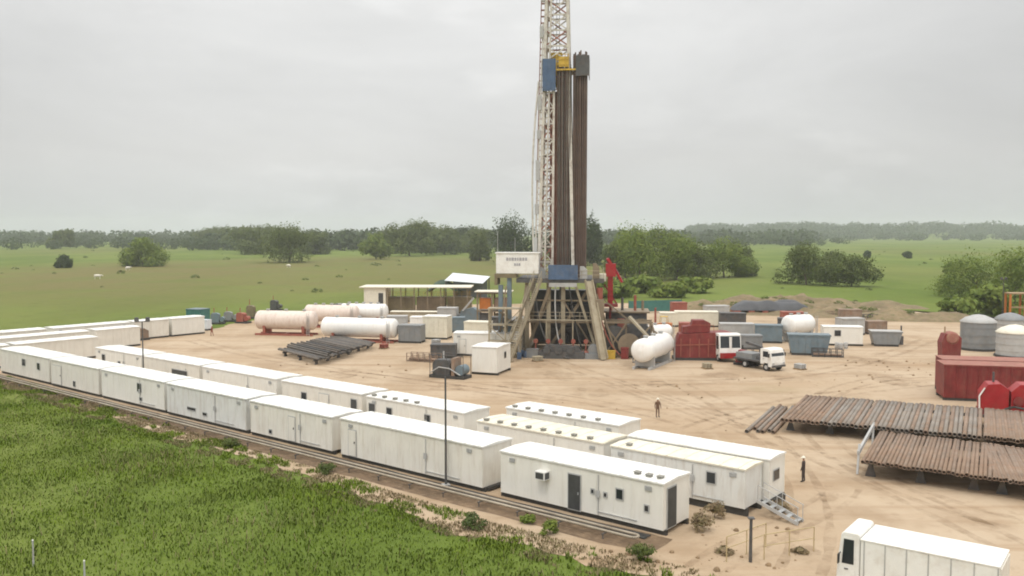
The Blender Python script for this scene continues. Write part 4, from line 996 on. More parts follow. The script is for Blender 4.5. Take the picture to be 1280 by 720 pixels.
# racked drill pipe: top-level, standing on the floor, leaning on the fingers
rot = Matrix.Rotation(RIGROT, 3, 'Z')
def stands(x0, x1, y0, y1, nx, ny, label, group, ztop, mats):
    protos = [(MB().cyl((0,0,0), (0,0,ztop-FZ-0.05), 0.105, n=7), m) for m in mats]
    protos = [[p.build('drill_pipe_stand', m), False] for p, m in protos]
    k = 0
    for i in range(nx):
        for j in range(ny):
            pr = protos[(i*3 + j*5) % len(protos)]
            o = pr[0] if not pr[1] else pr[0].copy()
            if pr[1]: COL.objects.link(o)
            pr[1] = True
            x = x0 + (x1-x0)*i/(nx-1); y = y0 + (y1-y0)*j/(ny-1)
            p = rot @ Vector((x, y, 0)) + Vector((RX, RY, FZ+0.03))
            o.location = p; o.rotation_euler = (random.uniform(-0.002, 0.002), random.uniform(-0.0025, 0.0025), random.uniform(0, 6))
            o.scale = (1, 1, random.uniform(0.985, 1.02))
            tag(o, label, 'drill pipe', group); k += 1
stands(-0.62, 1.1, -1.95, 1.4, 8, 8, 'brown stand of drill pipe racked inside the mast', 'drill pipe racked inside the mast', 40.2, (M_stand, M_dpipe))
stands(1.6, 3.3, -1.9, 1.4, 8, 8, 'dark stand of drill pipe racked outside the mast legs', 'drill pipe racked outside the mast', 41.6, (M_stand, M_dpipe, M_stand))
MB_floor = MB().box(1.6, 4.6, -2.4, 1.9, FZ+0.002, FZ+0.02).build('setback_mat', M_dgrey, rig)

# ---------------------------------------------------------------- mud system left of the rig
g0, g1 = Vector((-31, 183, 0)), Vector((-8.5, 183, 0))
t = thing('open_shed', 'long open shed with pale flat roof behind the tanks', 'shed', (g0.x, g0.y, 0.02), R(-2))
MB().box(-0.5, 22.6, -0.6, 7, 5.5, 5.7).build('roof', M_roofc, t)
for k in range(7):
    for y in (0.0, 6.4): MB().box(5.2+k*2.75, 5.4+k*2.75, y-0.1, y+0.1, 0, 5.49).build('post', M_sub, t)
w = MB().box(0.4, 4.9, -0.2, 6.6, 0, 5.49).build('wall', M_roofc, t)
MB().box(3.4, 4.4, -0.25, -0.202, 0.9, 4.4).build('doorway', M_dark, w)
for i, (x, L, m, lb) in enumerate(((-24.5, 6.5, M_olive, 'olive mud tank under the shed roof beside its room'), (-17.4, 6.0, M_sub, 'tan mud tank in the middle of the open shed'), (-11.0, 5.0, M_olive, 'olive mud tank at the rig end of the shed'))):
    boxy(lb, 'tank', 'mud_tank', Vector((x+L/2-2.5, 186, 0)), R(-2), L, 3.2, 3.0, m, rail='y')
boxy('pale long skid in front of the open shed', 'skid', 'long_skid', G(520, 402), R(-4), 9.5, 2.2, 1.6, M_subl, top=M_roofc)
g = G(588, 404)
t = thing('mixing_unit', 'blue grey mixing unit with sloping hopper beside the shaker house', 'mixer', (g.x, g.y, 0.02), R(-10))
MB().box(-2.2, 2.2, -1.2, 1.2, 0, 0.4).build('skid', M_skid, t)
MB().prism([(-2.0, 0.41), (1.6, 0.41), (2.0, 2.2), (0.6, 3.0), (-1.6, 2.4)], -1.0, 1.0).build('hopper', M_blueg, t)
MB().beam((-1.2, -1.2, 2.4), (0.9, -1.2, 4.8), 0.35, 0.3).build('auger', M_lgrey, t)
MB().box(-2.6, -2.24, -1.2, 1.2, 0.41, 1.6).build('control_box', M_grey, t)
g = G(615, 412)
t = thing('shaker_house', 'two storey tan frame house with orange panels beside the rig', 'shed', (g.x-2.6, g.y+2, 0.02), R(-6))
b = MB()
for x in (0, 2.6, 5.4):
    for y in (0, 3.5): b.box(x-0.14, x+0.14, y-0.14, y+0.14, 0, 6.4)
for z in (2.9, 6.1): b.box(-0.13, 5.53, -0.13, 3.63, z, z+0.18)
b.build('frame', M_sub, t)
for (x, z, m) in ((0.3, 3.4, M_orange), (3.0, 3.4, M_rusto), (0.3, 0.6, M_dgrey), (3.0, 0.6, M_olive)): MB().box(x, x+2.0, 0.3, 2.8, z, z+1.9).build('shaker', m, t)
MB().box(-0.5, 6.0, -0.5, 4.0, 6.41, 6.55).build('roof', M_roofc, t)
# sheet roofed shelter behind
c0 = G(585, 372)
t = thing('metal_shelter', 'shelter with bright pale blue sheet roof in the grass behind the shed', 'shelter', (c0.x, c0.y, 0.02), R(-14))
vs = [(-5.2,-3.5,4.6), (5.0,-3.5,4.0), (5.0,3.5,5.4), (-5.2,3.5,6.2)]
b = MB(); b.add(vs + [(x, y, z-0.14) for x, y, z in vs], [(0,1,2,3), (7,6,5,4), (0,4,5,1), (1,5,6,2), (2,6,7,3), (3,7,4,0)]); b.build('roof', M_bluewhite, t)
for (x, y, z) in vs: MB().box(x*0.95-0.12, x*0.95+0.12, y*0.95-0.12, y*0.95+0.12, 0, z-0.25).build('post', M_dgrey, t)
MB().box(-4.7, 4.4, 2.9, 3.1, 0, 4.6).build('back_wall', M_grey, t)
c0 = G(555, 372)
t = thing('netting_shelter', 'low dark green netting shelter joined to the pale blue roof', 'shelter', (c0.x, c0.y, 0.02), R(-8))
b = MB(); vs = []
for i in range(9):
    for j in range(5):
        x = -4.5 + i*9/8; y = -3 + j*1.5
        z = 4.4*math.cos(x/4.5*1.25) * (1 - 0.18*abs(j-2)) + 0.3 + 0.25*mnoise.noise((x*0.6, y*0.6, 1))
        vs.append((x, y, z))
b.add(vs, [(i*5+j, i*5+j+1, (i+1)*5+j+1, (i+1)*5+j) for i in range(8) for j in range(4)], True)
o = b.build('netting', M_gtarp, t); sm = o.modifiers.new('thick', 'SOLIDIFY'); sm.thickness = 0.08
for x in (-3, 0, 3): MB().cyl((x, 0, 0), (x, 0, 4.4*math.cos(x/4.5*1.25)+0.1), 0.07, n=6).build('prop', M_wood, t)

# ---------------------------------------------------------------- right-hand yard
g = G(873, 451)
t = thing('cement_unit', 'maroon sloped side tank unit next to the white end on tank', 'tank', (g.x, g.y+1.4, 0.02), R(-4))
MB().box(-3.1, 3.1, -1.3, 1.3, 0, 0.35).build('skid', M_skid, t)
MB().prism([(-2.9, 0.36), (3.1, 0.36), (3.1, 2.2), (2.2, 3.7), (-2.4, 3.5), (-3.1, 1.6)], -1.25, 1.25).build('hull', M_maroon, t)
b = MB()
for x in (-2.2, -1.0, 0.2, 1.4, 2.4): b.beam((x, -1.3, 0.5), (x, -1.3, 2.9), 0.12, 0.08)
b.beam((-2.9, -1.31, 2.0), (3.0, -1.31, 2.2), 0.08, 0.14)
b.build('stiffener', M_redm, t)
MB().prism([(-2.0, 3.6), (1.6, 3.72), (1.7, 4.9), (0.9, 5.3), (-0.6, 5.3), (-0.8, 4.6), (-1.9, 4.4)], -0.9, 0.9).build('upper_hopper', M_maroon, t)
b = MB()
for x in (-2.2, 2.1): b.cyl((x, -1.1, 3.5), (x, -1.1, 4.7), 0.03, n=6)
b.cyl((-2.2, -1.1, 4.7), (2.1, -1.1, 4.7), 0.03, n=6); b.build('railing', M_redm, t)
g = G(914, 453)
def red_body(t, box, wb):
    MB().box(-box, -0.1, -wb, wb, 0.95, 1.2).build('deck', M_maroon, t)
    MB().prism([(-box, 1.21), (-0.3, 1.21), (-0.3, 3.0), (-1.0, 3.5), (-box+0.6, 3.5), (-box, 2.6)], -wb+0.05, wb-0.05).build('pump_body', M_maroon, t)
    MB().box(2.02, 2.2, -wb, wb, 0.55, 1.25).build('guard', M_red, t)
    MB().box(1.70, 1.90, -0.16, 0.16, 1.7, 3.3).build('screen_pillar', M_white, t)
truck('maroon pump truck with white two paned cab facing the yard', 'truck', (g.x-0.3, g.y+1.9, 0.02), R(-84), box=5.0, cabh=3.7, W=2.9, bed=red_body, name='pump_truck')
g = G(934, 456)
t = thing('pump_skid', 'red and grey pump skid beside the nose of the white cabbed pump truck', 'pump skid', (g.x, g.y, 0.02), R(-30), 'pump skids by the tanks')
MB().box(-1.6, 1.6, -0.8, 0.8, 0, 0.3).build('skid', M_skid, t)
MB().prism([(-1.4, 0.31), (0.2, 0.31), (0.1, 1.7), (-1.0, 1.9)], -0.6, 0.6).build('engine', M_maroon, t)
MB().cyl((0.9, -0.6, 0.95), (0.9, 0.6, 0.95), 0.6, n=16).build('pump_drum', M_grey, t)
yd = [(920, 424, 5.2, 2.2, 2.2, M_lgrey, 'pale blue grey long tank behind the maroon pump truck', 'tank', 'skid_tank'),
      (960, 428, 4.0, 2.4, 2.4, M_blueg, 'dark blue grey tank behind the flatbed truck', 'tank', 'skid_tank'),
      (915, 412, 4.4, 2.4, 2.6, M_dgrey, 'dark grey generator housing behind the pale blue grey tank', 'generator', 'generator_set'),
      (870, 408, 7.6, 2.5, 2.4, M_roofc, 'cream container behind the maroon unit', 'container', 'shipping_container'),
      (1010, 443, 5.6, 2.6, 2.5, M_blueg, 'blue grey sloped bin below the white domed tank', 'bin', 'cuttings_bin'),
      (1106, 432, 4.4, 2.6, 1.9, M_grey, 'grey sloped bin standing alone by the white windowed cabin', 'bin', 'cuttings_bin')]
for (px, py, L, W, h, m, lb, cat, nm) in yd:
    boxy(lb, cat, nm, G(px, py), R(-6 - 6*(px > 950)), L, W, h, m, slope=0.5 if 'bin' in nm else 0.0, top=(M_lgrey if m is M_grey else None))
g = G(1126, 431)
t = thing('marker_post', 'short dark post on the corner of the lone grey bin', 'post', (g.x, g.y, 0.02)); MB().box(-0.3, 0.3, -0.2, 0.2, 0, 1.3).build('post_body', M_dgrey, t); MB().cyl((0,0,1.301), (0,0,2.9), 0.12, n=8).build('post_pipe', M_dgrey, t)
g = G(1000, 428)
bullet_tank('white rounded tank above the blue grey bin', g + Vector((0, 1.0, 0)), R(30), 5.4, 1.5, M_tankw, base=M_lgrey, z=1.2)
box_cabin('white cabin with square dark window beside the lone grey bin', G(1029, 432), R(-10), 5.6, 2.6, 2.6, wins=(('window', 1.6, 0.85, 1.5, 2.3),))
# orange forklift
g = G(829, 414)
t = thing('forklift', 'orange yellow forklift with dark upright mast by the green screen', 'forklift', (g.x, g.y, 0.02), R(160))
MB().prism([(-1.4, 0.5), (1.2, 0.5), (1.2, 1.2), (0.6, 1.4), (-0.6, 1.5), (-1.5, 1.4)], -0.7, 0.7).build('body', M_orange, t)
b = MB()
for x in (-0.8, 0.55):
    for y in (-0.62, 0.62): b.beam((x, y, 1.3), (x*0.8, y, 2.5), 0.07)
b.box(-0.75, 0.55, -0.68, 0.68, 2.5, 2.57); b.build('canopy', M_yellow, t)
b = MB()
for y in (-0.45, 0.45): b.box(1.3, 1.45, y-0.07, y+0.07, 0.2, 4.0)
for z in (0.5, 2.0, 3.8): b.box(1.32, 1.43, -0.375, 0.375, z, z+0.14)
b.build('lift_mast', M_redm, t)
MB().box(1.46, 2.6, -0.5, -0.35, 0.3, 0.37).box(1.46, 2.6, 0.35, 0.5, 0.3, 0.37).build('fork', M_skid, t)
for x in (-0.9, 0.85):
    for y in (-0.72, 0.72): wheel(t, x, y, 0.45, 0.3)
# green screen fence
p, q = G(786, 392), G(852, 390)
t = thing('screen_fence', 'teal green screen fence behind the orange forklift', 'fence', (p.x, p.y, 0.02), math.atan2(q.y-p.y, q.x-p.x))
L = (q-p).length
MB().box(0, L, -0.03, 0.03, 0.3, 2.6).build('screen', M_teal, t)
for k in range(5): MB().box(L*k/4-0.06, L*k/4+0.06, 0.035, 0.13, 0, 2.8).build('post', M_dgrey, t)
# covered heap
g = G(962, 392)
t = thing('covered_stack', 'stack under a dark tarpaulin on red timbers by the earth mound', 'stack', (g.x, g.y, 0.02), R(-3))
vs = []; nx, ny = 25, 9
for i in range(nx):
    for j in range(ny):
        x = -8 + 16*i/(nx-1); y = -2.4 + 4.8*j/(ny-1)
        e = min(1, (1-abs(x)/8)*3.0) * min(1, (1-abs(y)/2.4)*2.0)
        vs.append((x, y, 0.8 + 2.2*math.sqrt(max(e, 0))*(0.8+0.25*mnoise.noise((x*0.4, y*0.5, 2)))))
MB().add(vs, [(i*ny+j, (i+1)*ny+j, (i+1)*ny+j+1, i*ny+j+1) for i in range(nx-1) for j in range(ny-1)], True).build('tarpaulin', M_tarp, t)
b = MB()
for k in range(6): b.box(-7.6+k*2.8, -6.4+k*2.8, -2.35, 2.35, 0, 0.79)
b.build('timber', M_redm, t)
# red tanks on the right
g = G(1172, 500); d = R(-13)
for i, (dx, dy, m, top, lb) in enumerate(((0, 0, M_maroon, M_redtop, 'long maroon tank with dusty ribbed side, above the pipe racks'), (1.6, 3.6, M_maroon, M_redtop, 'second long maroon tank, behind the ribbed one'))):
    b_ = boxy(lb, 'tank', 'mud_tank', g + Vector((7.4 + dx, -0.2 + dy, 0)), d, 13.5, 3.2, 3.3, m, top=top, rib=1.0)
g = G(1186, 452)
t = thing('pump_unit', 'upright red pump unit standing behind the maroon tanks', 'pump', (g.x, g.y, 0.02), R(-10))
MB().box(-1.3, 1.3, -1.2, 1.2, 0, 0.4).build('skid', M_skid, t)
MB().prism([(-1.1, 0.41), (1.1, 0.41), (1.2, 3.2), (0.5, 3.9), (-0.8, 3.7), (-1.2, 2.6)], -1.0, 1.0).build('housing', M_maroon, t)
MB().lathe((0.1, -1.1, 3.2), (0,1,0), [(0, 0.6), (0.1, 0.8), (1.8, 0.8), (2.0, 0.6)], 16).build('drum', M_redtop, t)
MB().cyl((-0.6, 0, 3.7), (-0.6, 0, 4.6), 0.1, n=8).build('exhaust', M_wood, t)
def silo(label, g, r, h, m, top):
    t = thing('silo', label, 'silo', (g.x, g.y, 0.02))
    MB().lathe((0,0,0.3), (0,0,1), [(0, r), (h, r)], 28).build('shell', m, t)
    MB().lathe((0,0,h+0.302), (0,0,1), [(0, r*1.04), (0.12, r*1.04), (0.6, r*0.78), (1.0, r*0.35), (1.12, 0.05)], 28).build('lid', top, t)
    b = MB()
    for k in (0.2, 0.5, 0.8): b.lathe((0,0,0.3+h*k), (0,0,1), [(0, r*1.02), (0.1, r*1.02)], 28)
    b.build('hoop', m, t)
    MB().lathe((0,0,0), (0,0,1), [(0, r*1.1), (0.29, r*1.1)], 24).build('plinth', M_skid, t)
    return t
silo('dark grey round silo with pale conical lid behind the red pump unit', G(1222, 437), 2.35, 3.7, M_grey, M_lgrey)
silo('paler grey round silo next to the dark grey one', G(1268, 446), 2.3, 3.0, M_lgrey, M_roofc)
silo('small grey round silo at the back of the silos', G(1262, 428), 2.2, 3.2, M_lgrey, M_grey)
g = G(1250, 518)
t = thing('pump_unit', 'bright red low pump unit with a pale rail, close against the maroon tanks', 'pump', (g.x, g.y, 0.02), R(-20))
MB().box(-1.9, 4.6, -1.0, 1.0, 0, 0.5).build('skid', M_maroon, t)
MB().prism([(-1.8, 0.51), (0.5, 0.51), (0.5, 2.5), (-0.2, 3.0), (-1.2, 2.9), (-1.8, 2.0)], -1.1, 1.1).build('engine_cover', M_red, t)
MB().prism([(0.7, 0.51), (4.5, 0.51), (4.5, 2.4), (3.6, 3.1), (1.4, 3.0), (0.7, 2.3)], -1.05, 1.05).build('pump_body', M_red, t)
for x in (1.3, 2.5, 3.7): MB().cyl((x, -1.3, 1.5), (x, -1.06, 1.5), 0.42, n=18).build('valve_cover', M_maroon, t)
b = MB(); b.tube([(-1.9, -1.25, 0.4), (-1.95, -1.25, 1.8), (-1.5, -1.25, 2.6)], 0.07); b.build('grab_rail', M_white, t)
b = MB(); b.tube([(0.2, -1.15, 0.7), (0.9, -1.4, 1.0), (2.2, -1.5, 0.8), (4.4, -1.4, 0.7)], 0.1); b.build('suction_hose', M_skid, t)
MB().cyl((-0.6, 0.3, 2.9), (-0.6, 0.3, 3.9), 0.1, n=8).build('exhaust', M_dgrey, t)
# orange frame at the edge
g = G(1262, 402)
t = thing('loading_frame', 'orange steel loading frame standing beside the lamp pole', 'frame', (g.x, g.y, 0.02), R(-10))
b = MB()
for x in (0, 2.6, 5.2):
    for y in (0, 2.4): b.box(x-0.16, x+0.16, y-0.16, y+0.16, 0, 5.2)
b.build('upright', M_orange, t)
b = MB(); b.box(-0.2, 5.4, -0.2, 2.6, 5.201, 5.45); b.box(-0.15, 5.35, -0.12, 0.12, 2.6, 2.85); b.build('beam', M_wood, t)

# ---------------------------------------------------------------- small things about the yard
def drum(label, px, py, m, group):
    t = thing('oil_drum', label, 'drum', G(px, py) + Vector((0,0,0.02)), random.random(), group)
    MB().lathe((0,0,0), (0,0,1), [(0, 0.3), (0.03, 0.31), (0.3, 0.295), (0.32, 0.31), (0.34, 0.295), (0.58, 0.295), (0.6, 0.31), (0.62, 0.295), (0.88, 0.31), (0.9, 0.3)], 14).build('shell', m, t)
    MB().cyl((0.12, 0, 0.9), (0.12, 0, 0.94), 0.05, n=8).build('bung', M_steel, t)
for i, (px, py) in enumerate(((652, 446), (657, 447), (661, 445), (668, 447), (649, 449))): drum('dark blue oil drum at the foot of the rig stairs', px, py, M_blue, 'blue drums at the rig stairs')
for i, (px, py) in enumerate(((756, 438), (761, 439), (767, 437), (773, 440))): drum('red oil drum in front of the cable reels', px, py, M_redm, 'red drums at the cable reels')
for i, (px, py) in enumerate(((1046, 436), (1051, 437), (1057, 436))): drum('grey oil drum in front of the white windowed cabin', px, py, M_lgrey, 'grey drums by the windowed cabin')
def pallet(label, px, py, m, layers=3, rz=0.2):
    t = thing('loaded_pallet', label, 'pallet', G(px, py) + Vector((0,0,0.02)), rz)
    b = MB()
    for y in (-0.5, 0, 0.5): b.box(-0.65, 0.65, y-0.05, y+0.05, 0, 0.1)
    for k in range(6): b.box(-0.65+k*0.24, -0.51+k*0.24, -0.55, 0.55, 0.101, 0.125)
    b.build('pallet', M_wood, t)
    b = MB()
    for l in range(layers):
        for i in range(2):
            for j in range(3):
                x, y, z = -0.32+i*0.64, -0.36+j*0.36, 0.13+l*0.2
                b.lathe((x-0.3, y, z+0.1), (1,0,0), [(0, 0.05), (0.05, 0.1), (0.55, 0.1), (0.6, 0.05)], 8)
    b.build('sacks', m, t)
for i, (px, py, m, l, lb) in enumerate(((700, 446, M_roofc, 4, 'pallet of cream sacks before the rig substructure'), (722, 448, M_lgrey, 3, 'pallet of grey sacks before the rig substructure'), (672, 452, M_subl, 3, 'pallet of tan sacks by the blue drums'),
          (545, 432, M_lgrey, 4, 'pallet of sacks by the cream box unit'), (480, 436, M_redm, 3, 'pallet of reddish sacks at the end of the clean white tank'), (1085, 410, M_wood, 4, 'pallet of brown sacks by the earth mound foot'),
          (884, 461, M_subl, 3, 'pallet of tan sacks in front of the maroon sloped tank'), (1000, 462, M_lgrey, 3, 'pallet of grey sacks past the flatbed truck nose'))): pallet(lb, px, py, m, l, 0.3*i)
def basket(label, px, py, L, m, rz):
    t = thing('tool_basket', label, 'basket', G(px, py) + Vector((0,0,0.02)), rz)
    b = MB(); b.box(-L/2, L/2, -0.6, 0.6, 0.05, 0.14)
    for x in np.linspace(-L/2, L/2, 6):
        for y in (-0.6, 0.6): b.box(x-0.05, x+0.05, y-0.05, y+0.05, 0, 1.1)
    for y in (-0.6, 0.6):
        for z in (0.6, 1.05): b.box(-L/2, L/2, y-0.04, y+0.04, z, z+0.07)
    b.build('cage', m, t)
    b = MB()
    for k in range(5): b.cyl((-L/2+0.2, -0.4+k*0.2, 0.28+0.1*(k % 2)), (L/2-0.2, -0.38+k*0.2, 0.3), 0.09, n=8)
    b.build('tubulars', M_rusto, t)
for (px, py, L, m, rz, lb) in ((450, 412, 5.0, M_dgrey, -0.2, 'dark steel basket of tubes behind the clean white tank'), (475, 418, 4.0, M_rustb, 0.3, 'rusty basket of tubes at the end of the clean white tank'), (1052, 396, 6.0, M_rustb, -0.1, 'rusty basket of tubes behind the white windowed cabin'),
          (1085, 400, 5.0, M_dgrey, 0.2, 'dark basket of tubes at the earth mound foot'), (1034, 446, 4.0, M_dgrey, -0.2, 'dark basket beside the blue grey sloped bin'), (806, 452, 4.0, M_grey, 0.9, 'grey basket behind the end on white tank'),
          (530, 452, 4.5, M_rustb, -0.4, 'rusty basket of tubes behind the dark generator'), (395, 399, 5.0, M_lgrey, 0.1, 'pale basket of tubes behind the half hidden tanks'), (955, 446, 5.0, M_dgrey, -0.1, 'dark basket of tubes behind the flatbed truck')): basket(lb, px, py, L, m, rz)
yd2 = [(598, 424, 4.0, 2.4, 2.5, M_roofc, 'cream unit behind the long white cabin by the rig', 'container', 'box_unit'), (530, 415, 4.4, 2.4, 2.3, M_tankw, 'white unit behind the grey tank and cream box unit', 'container', 'box_unit'), (497, 413, 3.4, 2.2, 2.2, M_lgrey, 'pale grey unit behind the end of the clean white tank', 'tank', 'skid_tank'), (625, 420, 3.0, 2.2, 2.8, M_dgrey, 'dark unit below the orange panelled frame house', 'tank', 'skid_tank'), (570, 415, 3.0, 2.0, 2.2, M_blueg, 'blue grey unit in front of the sloping hopper mixer', 'tank', 'skid_tank'), (555, 447, 3.4, 2.0, 1.5, M_dgrey, 'low dark unit behind the generator skid', 'generator', 'equipment_skid'),
       (938, 436, 3.0, 2.0, 1.7, M_grey, 'grey tool box between the pump truck and the flatbed', 'box', 'tool_box'), (1062, 418, 4.0, 2.4, 2.4, M_lgrey, 'pale grey box behind the white windowed cabin', 'box', 'tool_box'), (985, 420, 3.4, 2.2, 2.6, M_dgrey, 'dark tank next to the white rounded tank', 'tank', 'skid_tank'), (1092, 417, 3.4, 2.2, 1.8, M_rustb, 'rust brown box behind the lone grey bin', 'box', 'tool_box'), (835, 408, 3.0, 2.2, 2.2, M_roofc, 'cream box between the orange forklift and cream container', 'box', 'tool_box'), (862, 425, 3.4, 2.2, 2.4, M_redm, 'red primer box behind the maroon sloped tank', 'box', 'tool_box'),
       (848, 396, 3.0, 2.0, 2.6, M_redm, 'rust red box by the green screen end', 'box', 'tool_box'), (1062, 402, 4.0, 2.2, 2.0, M_rustb, 'brown open box at the earth mound foot', 'box', 'tool_box'),
       (895, 398, 4.6, 2.2, 2.2, M_lgrey, 'pale box between cream container and tarpaulin stack', 'box', 'tool_box'), (990, 404, 4.0, 2.2, 1.8, M_redm, 'low red box before the tarpaulin stack', 'box', 'tool_box'),
       (560, 404, 3.6, 2.2, 2.6, M_lgrey, 'pale tank between the long skid and the blue grey mixer', 'tank', 'skid_tank'), (640, 428, 3.0, 2.2, 2.2, M_subl, 'tan tank under the rig cabin legs', 'tank', 'skid_tank'),
       (618, 432, 2.4, 2.0, 1.8, M_grey, 'grey tank behind the long white cabin by the rig', 'tank', 'skid_tank'), (430, 397, 3.6, 2.2, 2.4, M_dgrey, 'dark tank on the grass edge behind the dirty white tanks', 'tank', 'skid_tank')]
for (px, py, L, W, h, m, lb, cat, nm) in yd2: boxy(lb, cat, nm, G(px, py), R(random.uniform(-20, 10)), L, W, h, m)
# stones and clods
rs = np.random.RandomState(31); b = MB()
zones = [(1040, 1170, 448, 480, 70), (860, 1000, 655, 716, 30), (930, 1060, 470, 500, 25), (660, 1000, 470, 540, 40), (760, 900, 690, 712, 20), (250, 560, 455, 485, 30)]
for (xa, xb, ya, yb, c_) in zones:
    for k in range(c_):
        p = G(xa + (xb-xa)*rs.rand(), ya + (yb-ya)*rs.rand()); r_ = 0.05 + 0.16*rs.rand()**3
        b.lathe((p.x, p.y, -0.02), (0.5*(rs.rand()-0.5), 0.5*(rs.rand()-0.5), 1), [(0, r_), (r_*0.5, r_*(0.8+0.3*rs.rand())), (r_*1.0, r_*0.65), (r_*1.25, r_*0.2)], 5)
M_clod = mat('earth clods', (0.24, 0.165, 0.095), 0.95, 0.35, 0.8)
tag(b.build('loose_stones', M_clod), 'loose clods and stones scattered over the yard', 'stones', kind='stuff')

def stain_sheet():
    rs = np.random.RandomState(77); b = MB(); z = 0.046
    for (px, py, rx) in ((700, 470, 3.0), (640, 482, 2.2), (905, 470, 2.6), (985, 474, 2.2), (1120, 478, 3.2), (820, 480, 2.2), (1030, 620, 1.2), (740, 492, 2.6), (430, 468, 3.0), (560, 485, 2.4), (1165, 512, 1.6), (1090, 452, 3.4), (1010, 690, 0.9), (660, 458, 3.0), (780, 455, 2.6)):
        c = G(px, py); n_ = 26; z += 0.0045
        vs = []
        for k in range(n_):
            a = 2*PI*k/n_; q = rx*(0.75 + 0.6*mnoise.noise((math.cos(a)*1.4 + px, math.sin(a)*1.4, py)))
            vs.append((c.x + math.cos(a)*q, c.y + math.sin(a)*q*1.3, z))
        b.add(vs, [tuple(range(n_))])
    return tag(b.build('wet_ground', M_track), kind='structure')
stain_sheet()

# ---------------------------------------------------------------- earth mounds
def mound(name, cx, cy, lx, ly, h, rz, seed, m):
    nx, ny = 44, 18; vs = []
    for i in range(nx):
        for j in range(ny):
            u_, v_ = -1 + 2*i/(nx-1), -1 + 2*j/(ny-1)
            e = max(0, 1 - u_*u_) ** 0.8 * max(0, 1 - v_*v_)
            x, y = u_*lx, v_*ly
            z = h*e*(0.65 + 0.55*mnoise.fractal((x*0.16+seed, y*0.16, seed), 1.0, 2.0, 4)) + 0.35*e*mnoise.noise((x*0.7, y*0.7, seed))
            vs.append((x + 0.5*mnoise.noise((x*.3, y*.3, seed+3)), y, max(-0.05, z) - 0.03))
    b = MB().add(vs, [(i*ny+j, (i+1)*ny+j, (i+1)*ny+j+1, i*ny+j+1) for i in range(nx-1) for j in range(ny-1)], True)
    o = b.build(name, m); o.location = (cx, cy, 0.02); o.rotation_euler = (0, 0, rz)
    return tag(o, kind='structure')
M_mound = mat('excavated earth', (0.21, 0.155, 0.09), 0.95, 0.3, 0.25, dirt=(0.11, 0.12, 0.04), dirt_amt=1.0, bump=0.5, bscale=1.2)
for (px, py, w, h, sd) in ((930, 386, 16, 4.6, 1.0), (1020, 391, 15, 3.4, 2.3), (1090, 394, 15, 3.4, 3.7), (1150, 398, 14, 3.4, 5.1), (1050, 381, 20, 3.2, 7.7), (985, 379, 18, 4.0, 9.2)):
    g = G(px, py + 4); mound('earth_mound', g.x, g.y + 5, w, 6.0, h*0.7, R(-8), sd, M_mound)

MOUNDS = [(930, 390, 16, 3.2), (1020, 395, 15, 2.4), (1090, 398, 15, 2.4), (1150, 402, 14, 2.4), (1050, 385, 20, 2.2), (985, 383, 18, 2.8)]

# ---------------------------------------------------------------- people
def person(label, loc, rz, cov, pose='stand'):
    t = thing('person', label, 'person', loc, rz, None)
    st = 0.22 if pose == 'walk' else 0.06
    J = [(0,0,0.95), (0,0,1.15), (0,0,1.38), (0,0,1.5), (0,0.01,1.6), (0,0.015,1.7),                       # 0-5 pelvis..head top
         (-0.19,0,1.43), (-0.27,0.02,1.15), (-0.28,0.10,0.9), (-0.28,0.13,0.80), (0.19,0,1.43), (0.27,-0.03,1.15), (0.28,0.03,0.9), (0.28,0.06,0.80),
         (-0.1,0,0.9), (-0.11,st*0.6,0.5), (-0.11,st*0.4,0.09), (-0.11,st*0.4+0.15,0.04), (0.1,0,0.9), (0.11,-st*0.3,0.5), (0.11,-st,0.09), (0.11,-st+0.15,0.04)]
    Rr = [0.15,0.15,0.17,0.065,0.09,0.085, 0.075,0.055,0.042,0.04, 0.075,0.055,0.042,0.04, 0.1,0.07,0.055,0.045, 0.1,0.07,0.055,0.045]
    E = [(0,1),(1,2),(2,3),(3,4),(4,5),(2,6),(6,7),(7,8),(8,9),(2,10),(10,11),(11,12),(12,13),(0,14),(14,15),(15,16),(16,17),(0,18),(18,19),(19,20),(20,21)]
    me = bpy.data.meshes.new('person_body'); me.from_pydata(J, E, [])
    o = bpy.data.objects.new('body', me); COL.objects.link(o); o.parent = t
    sk = o.modifiers.new('skin', 'SKIN'); lay_ = me.skin_vertices[0] if me.skin_vertices else None
    if lay_ is None:
        bm = bmesh.new(); bm.from_mesh(me); bm.verts.layers.skin.verify(); bm.to_mesh(me); bm.free(); lay_ = me.skin_vertices[0]
    for i, r in enumerate(Rr): lay_.data[i].radius = (r, r*0.85)
    lay_.data[0].use_root = True
    o.modifiers.new('sub', 'SUBSURF').levels = 1; o.modifiers['sub'].render_levels = 1
    dg = bpy.context.evaluated_depsgraph_get(); ev = bpy.data.meshes.new_from_object(o.evaluated_get(dg))
    o.modifiers.clear(); o.data = ev
    ev.materials.clear()
    for m in (cov, M_skin, M_boot): ev.materials.append(m)
    for p in ev.polygons:
        c = p.center; p.use_smooth = True
        p.material_index = 1 if (c.z > 1.49 or (c.z < 0.87 and abs(c.x) > 0.2)) else (2 if c.z < 0.12 else 0)
    h = MB(); h.lathe((0, 0.01, 1.69), (0,0,1), [(0, 0.14), (0.02, 0.115), (0.08, 0.10), (0.12, 0.05), (0.13, 0.01)], 16); h.box(-0.08, 0.08, 0.1, 0.17, 1.69, 1.705); h.build('hard_hat', M_hat, t)
    return t
person('person in dark clothing and pale hat standing between racks and raised cabin', G(1004, 603) + Vector((0,0,0.02)), R(60), M_cov)
person('person in brown clothing alone on the open sand', G(822, 522) + Vector((0,0,0.02)), R(200), M_cov2)
person('person in rust red clothing walking near the teal container', G(265, 420) + Vector((0,0,0.02)), R(90), M_covr, 'walk')

